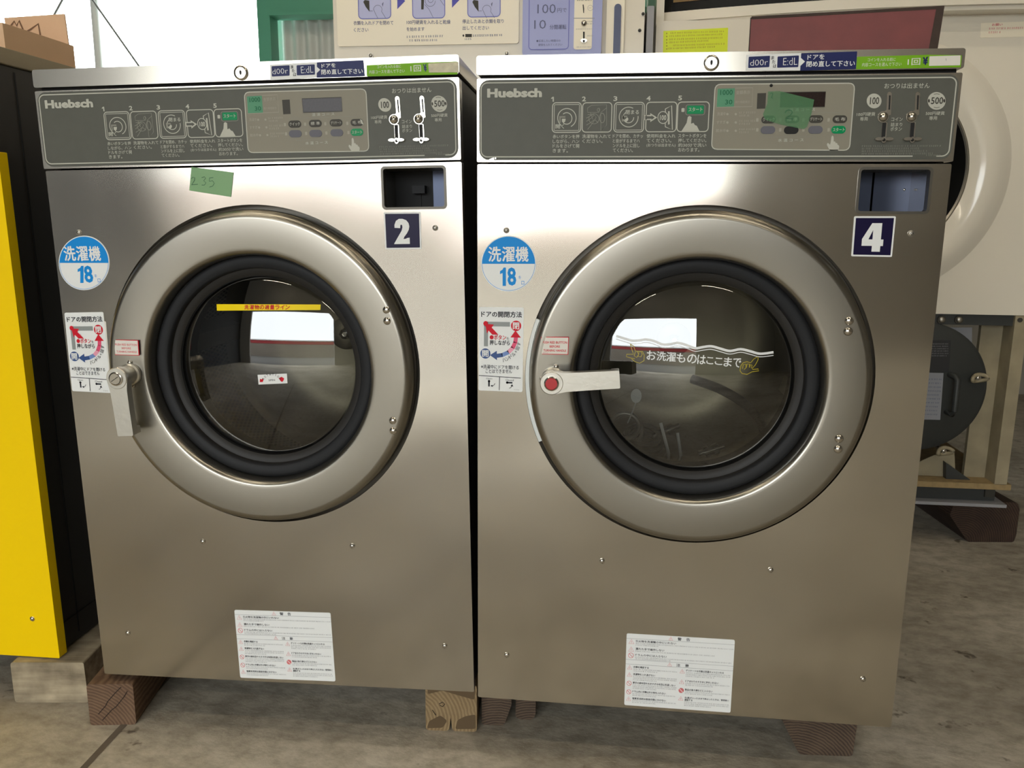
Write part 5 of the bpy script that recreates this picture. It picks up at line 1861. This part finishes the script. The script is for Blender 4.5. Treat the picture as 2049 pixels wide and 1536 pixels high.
XW0, XW1, YF, YB, ZC = -3.45, 4.6, -4.9, 3.3, 4.0
sbox('floor', [(XW0, XW1, YF, YB, -0.12, 0.0)], M_FLOOR)
p, q = at_z(246, 1452, 0.0), at_z(168, 1536, 0.0)
d = (q - p).normalized()
n_ = Vector((-d.y, d.x, 0)) * 0.006
a_, b_ = p - d * 0.5, q + d * 2.0
mb = MB(IDEN)
mb.add([a_ + n_ + Vector((0, 0, .0008)), a_ - n_ + Vector((0, 0, .0008)), b_ - n_ + Vector((0, 0, .0008)), b_ + n_ + Vector((0, 0, .0008))], [(0, 1, 2, 3)], mat('joint_filler', (96, 86, 74), 0.9, var=(40, 0.3)))
struct(mb.build('trim_1', None, 0))
sbox('ceiling', [(XW0, XW1, YF, YB, ZC, ZC + .1)], M_CEIL)
sbox('wall_left', [(XW0 - .1, XW0, YF, YB, 0, ZC)], M_WALLD)
sbox('wall_right', [(XW1, XW1 + .1, YF, YB, 0, ZC)], M_WALL)
OX0, OX1, OZ = -2.9, 0.8, 2.25
sbox('wall_front', [(XW0, OX0, YF, YF + .1, 0, ZC), (OX1, XW1, YF, YF + .1, 0, ZC), (OX0, OX1, YF, YF + .1, OZ, ZC)], mat('wall_front_sheet', (150, 146, 138), 0.7, var=(3, 0.1)))
bx = at_y(526, 60, 3.15).x
sbox('wall_back', [(bx, XW1, YB, YB + .1, 0, ZC), (XW0, bx, YB, YB + .1, 3.4, ZC), (XW0, bx, YB, YB + .1, 0, 0.3)], M_WALL)

# green steel frame with the corrugated sheet behind it
gf = thing('steel_frame', 'green painted steel post and beam at the back left', 'frame', Matrix.Translation((bx, 3.12, 0)))
p0, p1 = at_y(516, 60, 3.08), at_y(541, 60, 3.08)
mb = MB(IDEN)
mb.box(p0.x - bx, p1.x - bx, -0.04, 0.06, 0.0, 3.9, M_GREENP)
mb.build('post', gf, 0)
zt, zb_ = at_y(600, -8, 3.08).z, at_y(600, 29, 3.08).z
mb = MB(IDEN)
mb.box(p1.x - bx, 2.2, -0.04, 0.06, zb_, zt + .03, M_GREENP)
mb.box(p1.x - bx, 2.2, -0.055, 0.06, zb_ - .004, zb_ + .012, M_GREENP)
mb.build('beam', gf, 0)
mb = MB(IDEN)
c0 = at_y(552, 80, 3.22).x
vs, fs = [], []
pitch = 0.068
n = 260
for i in range(n + 1):
    x = c0 + 1.6 * i / n
    y = 3.22 + 0.012 * math.sin(2 * PI * (x - c0) / pitch)
    vs += [(x, y, 0.05), (x, y, zb_ + .02)]
for i in range(n):
    fs.append((2 * i, 2 * i + 2, 2 * i + 3, 2 * i + 1))
mb.add(vs, fs, M_GALV)
tag(move_origin(mb.build('corrugated_sheet', None, 60), (c0, 3.22, 0.05)), 'grey corrugated metal sheet beside the green post', 'sheet')
mb = MB(IDEN)
p, q = at_y(184, -60, 2.9), at_y(204, 190, 2.9)
mb.tube([p, q + (q - p) * 4.2], 0.021, M_WHITEP, 16)
o = tag(mb.build('brace_tube', None, 60), 'pale upright tube in front of the bright bay', 'tube')
mb = MB(IDEN)
p, q = at_y(143, -60, 2.85), at_y(318, 189, 2.85)
mb.tube([p, q + (q - p) * 3.0], 0.0052, M_WIRE, 10)
tag(mb.build('brace_rod', None, 60), 'thin slanting rod running down right from the pale tube', 'rod', 'brace rods in the bright bay')
mb = MB(IDEN)
p, q = at_y(152, -50, 2.75), at_y(92, 60, 2.75)
mb.tube([p, q + (q - p) * 3.0], 0.0052, M_WIRE, 10)
tag(mb.build('brace_rod', None, 60), 'thin slanting rod running down left behind the cardboard box', 'rod', 'brace rods in the bright bay')

# lamps under the ceiling; the last two are added to brighten the dryers behind
for k, (x, y) in enumerate(((-1.5, -1.3), (1.5, -1.3), (-1.5, -3.6), (1.5, -3.6), (0.6, -0.3), (-1.0, -0.1))):
    L_ = thing('strip_lamp', 'fluorescent strip lamp hung over the %s' % ('front of the floor, left', 'front of the floor, right', 'shutter side, left', 'shutter side, right', 'machines, right, added to brighten the back', 'machines, left, added to brighten the back')[k], 'lamp', Matrix.Translation((x, y, 3.2)), 'ceiling strip lamps')
    mb = MB(IDEN)
    mb.box(-0.62, 0.62, -0.05, 0.05, 0.03, 0.07, M_WHITEP)
    for s in (-.4, .4):
        mb.tube([(s, 0, .07), (s, 0, .80)], 0.006, M_WIRE, 8)
    mb.build('lamp_body', L_, 0)
    mb = MB(IDEN)
    mb.tube([(-.6, 0, 0.012), (.6, 0, 0.012)], 0.016, M_TUBE, 12)
    mb.build('lamp_tube', L_, 60)

# ---------------------------------------------------------------- yard outside the shutter
mb = MB(IDEN)
mb.box(-40, 40, -60, YF - .01, -0.14, -0.02, M_YARD)
struct(mb.build('yard', None, 0))
bw = thing('boundary_wall', 'low tan wall with a red band along its top, across the yard', 'wall', Matrix.Translation((-2.0, -10.2, -0.02)))
mb = MB(IDEN)
mb.box(-9.0, 9.0, -0.15, 0.15, 0.0, 1.10, M_TANWALL)
mb.build('wall_body', bw, 0)
mb = MB(IDEN)
mb.box(-9.0, 9.0, -0.16, 0.17, 1.10, 1.36, M_REDVEND)
mb.build('red_band', bw, 0, label='red painted band')
mb = MB(IDEN)
mb.box(-9.0, 9.0, -0.20, 0.21, 1.36, 1.44, M_STREETW)
mb.build('coping', bw, 0, label='pale coping')
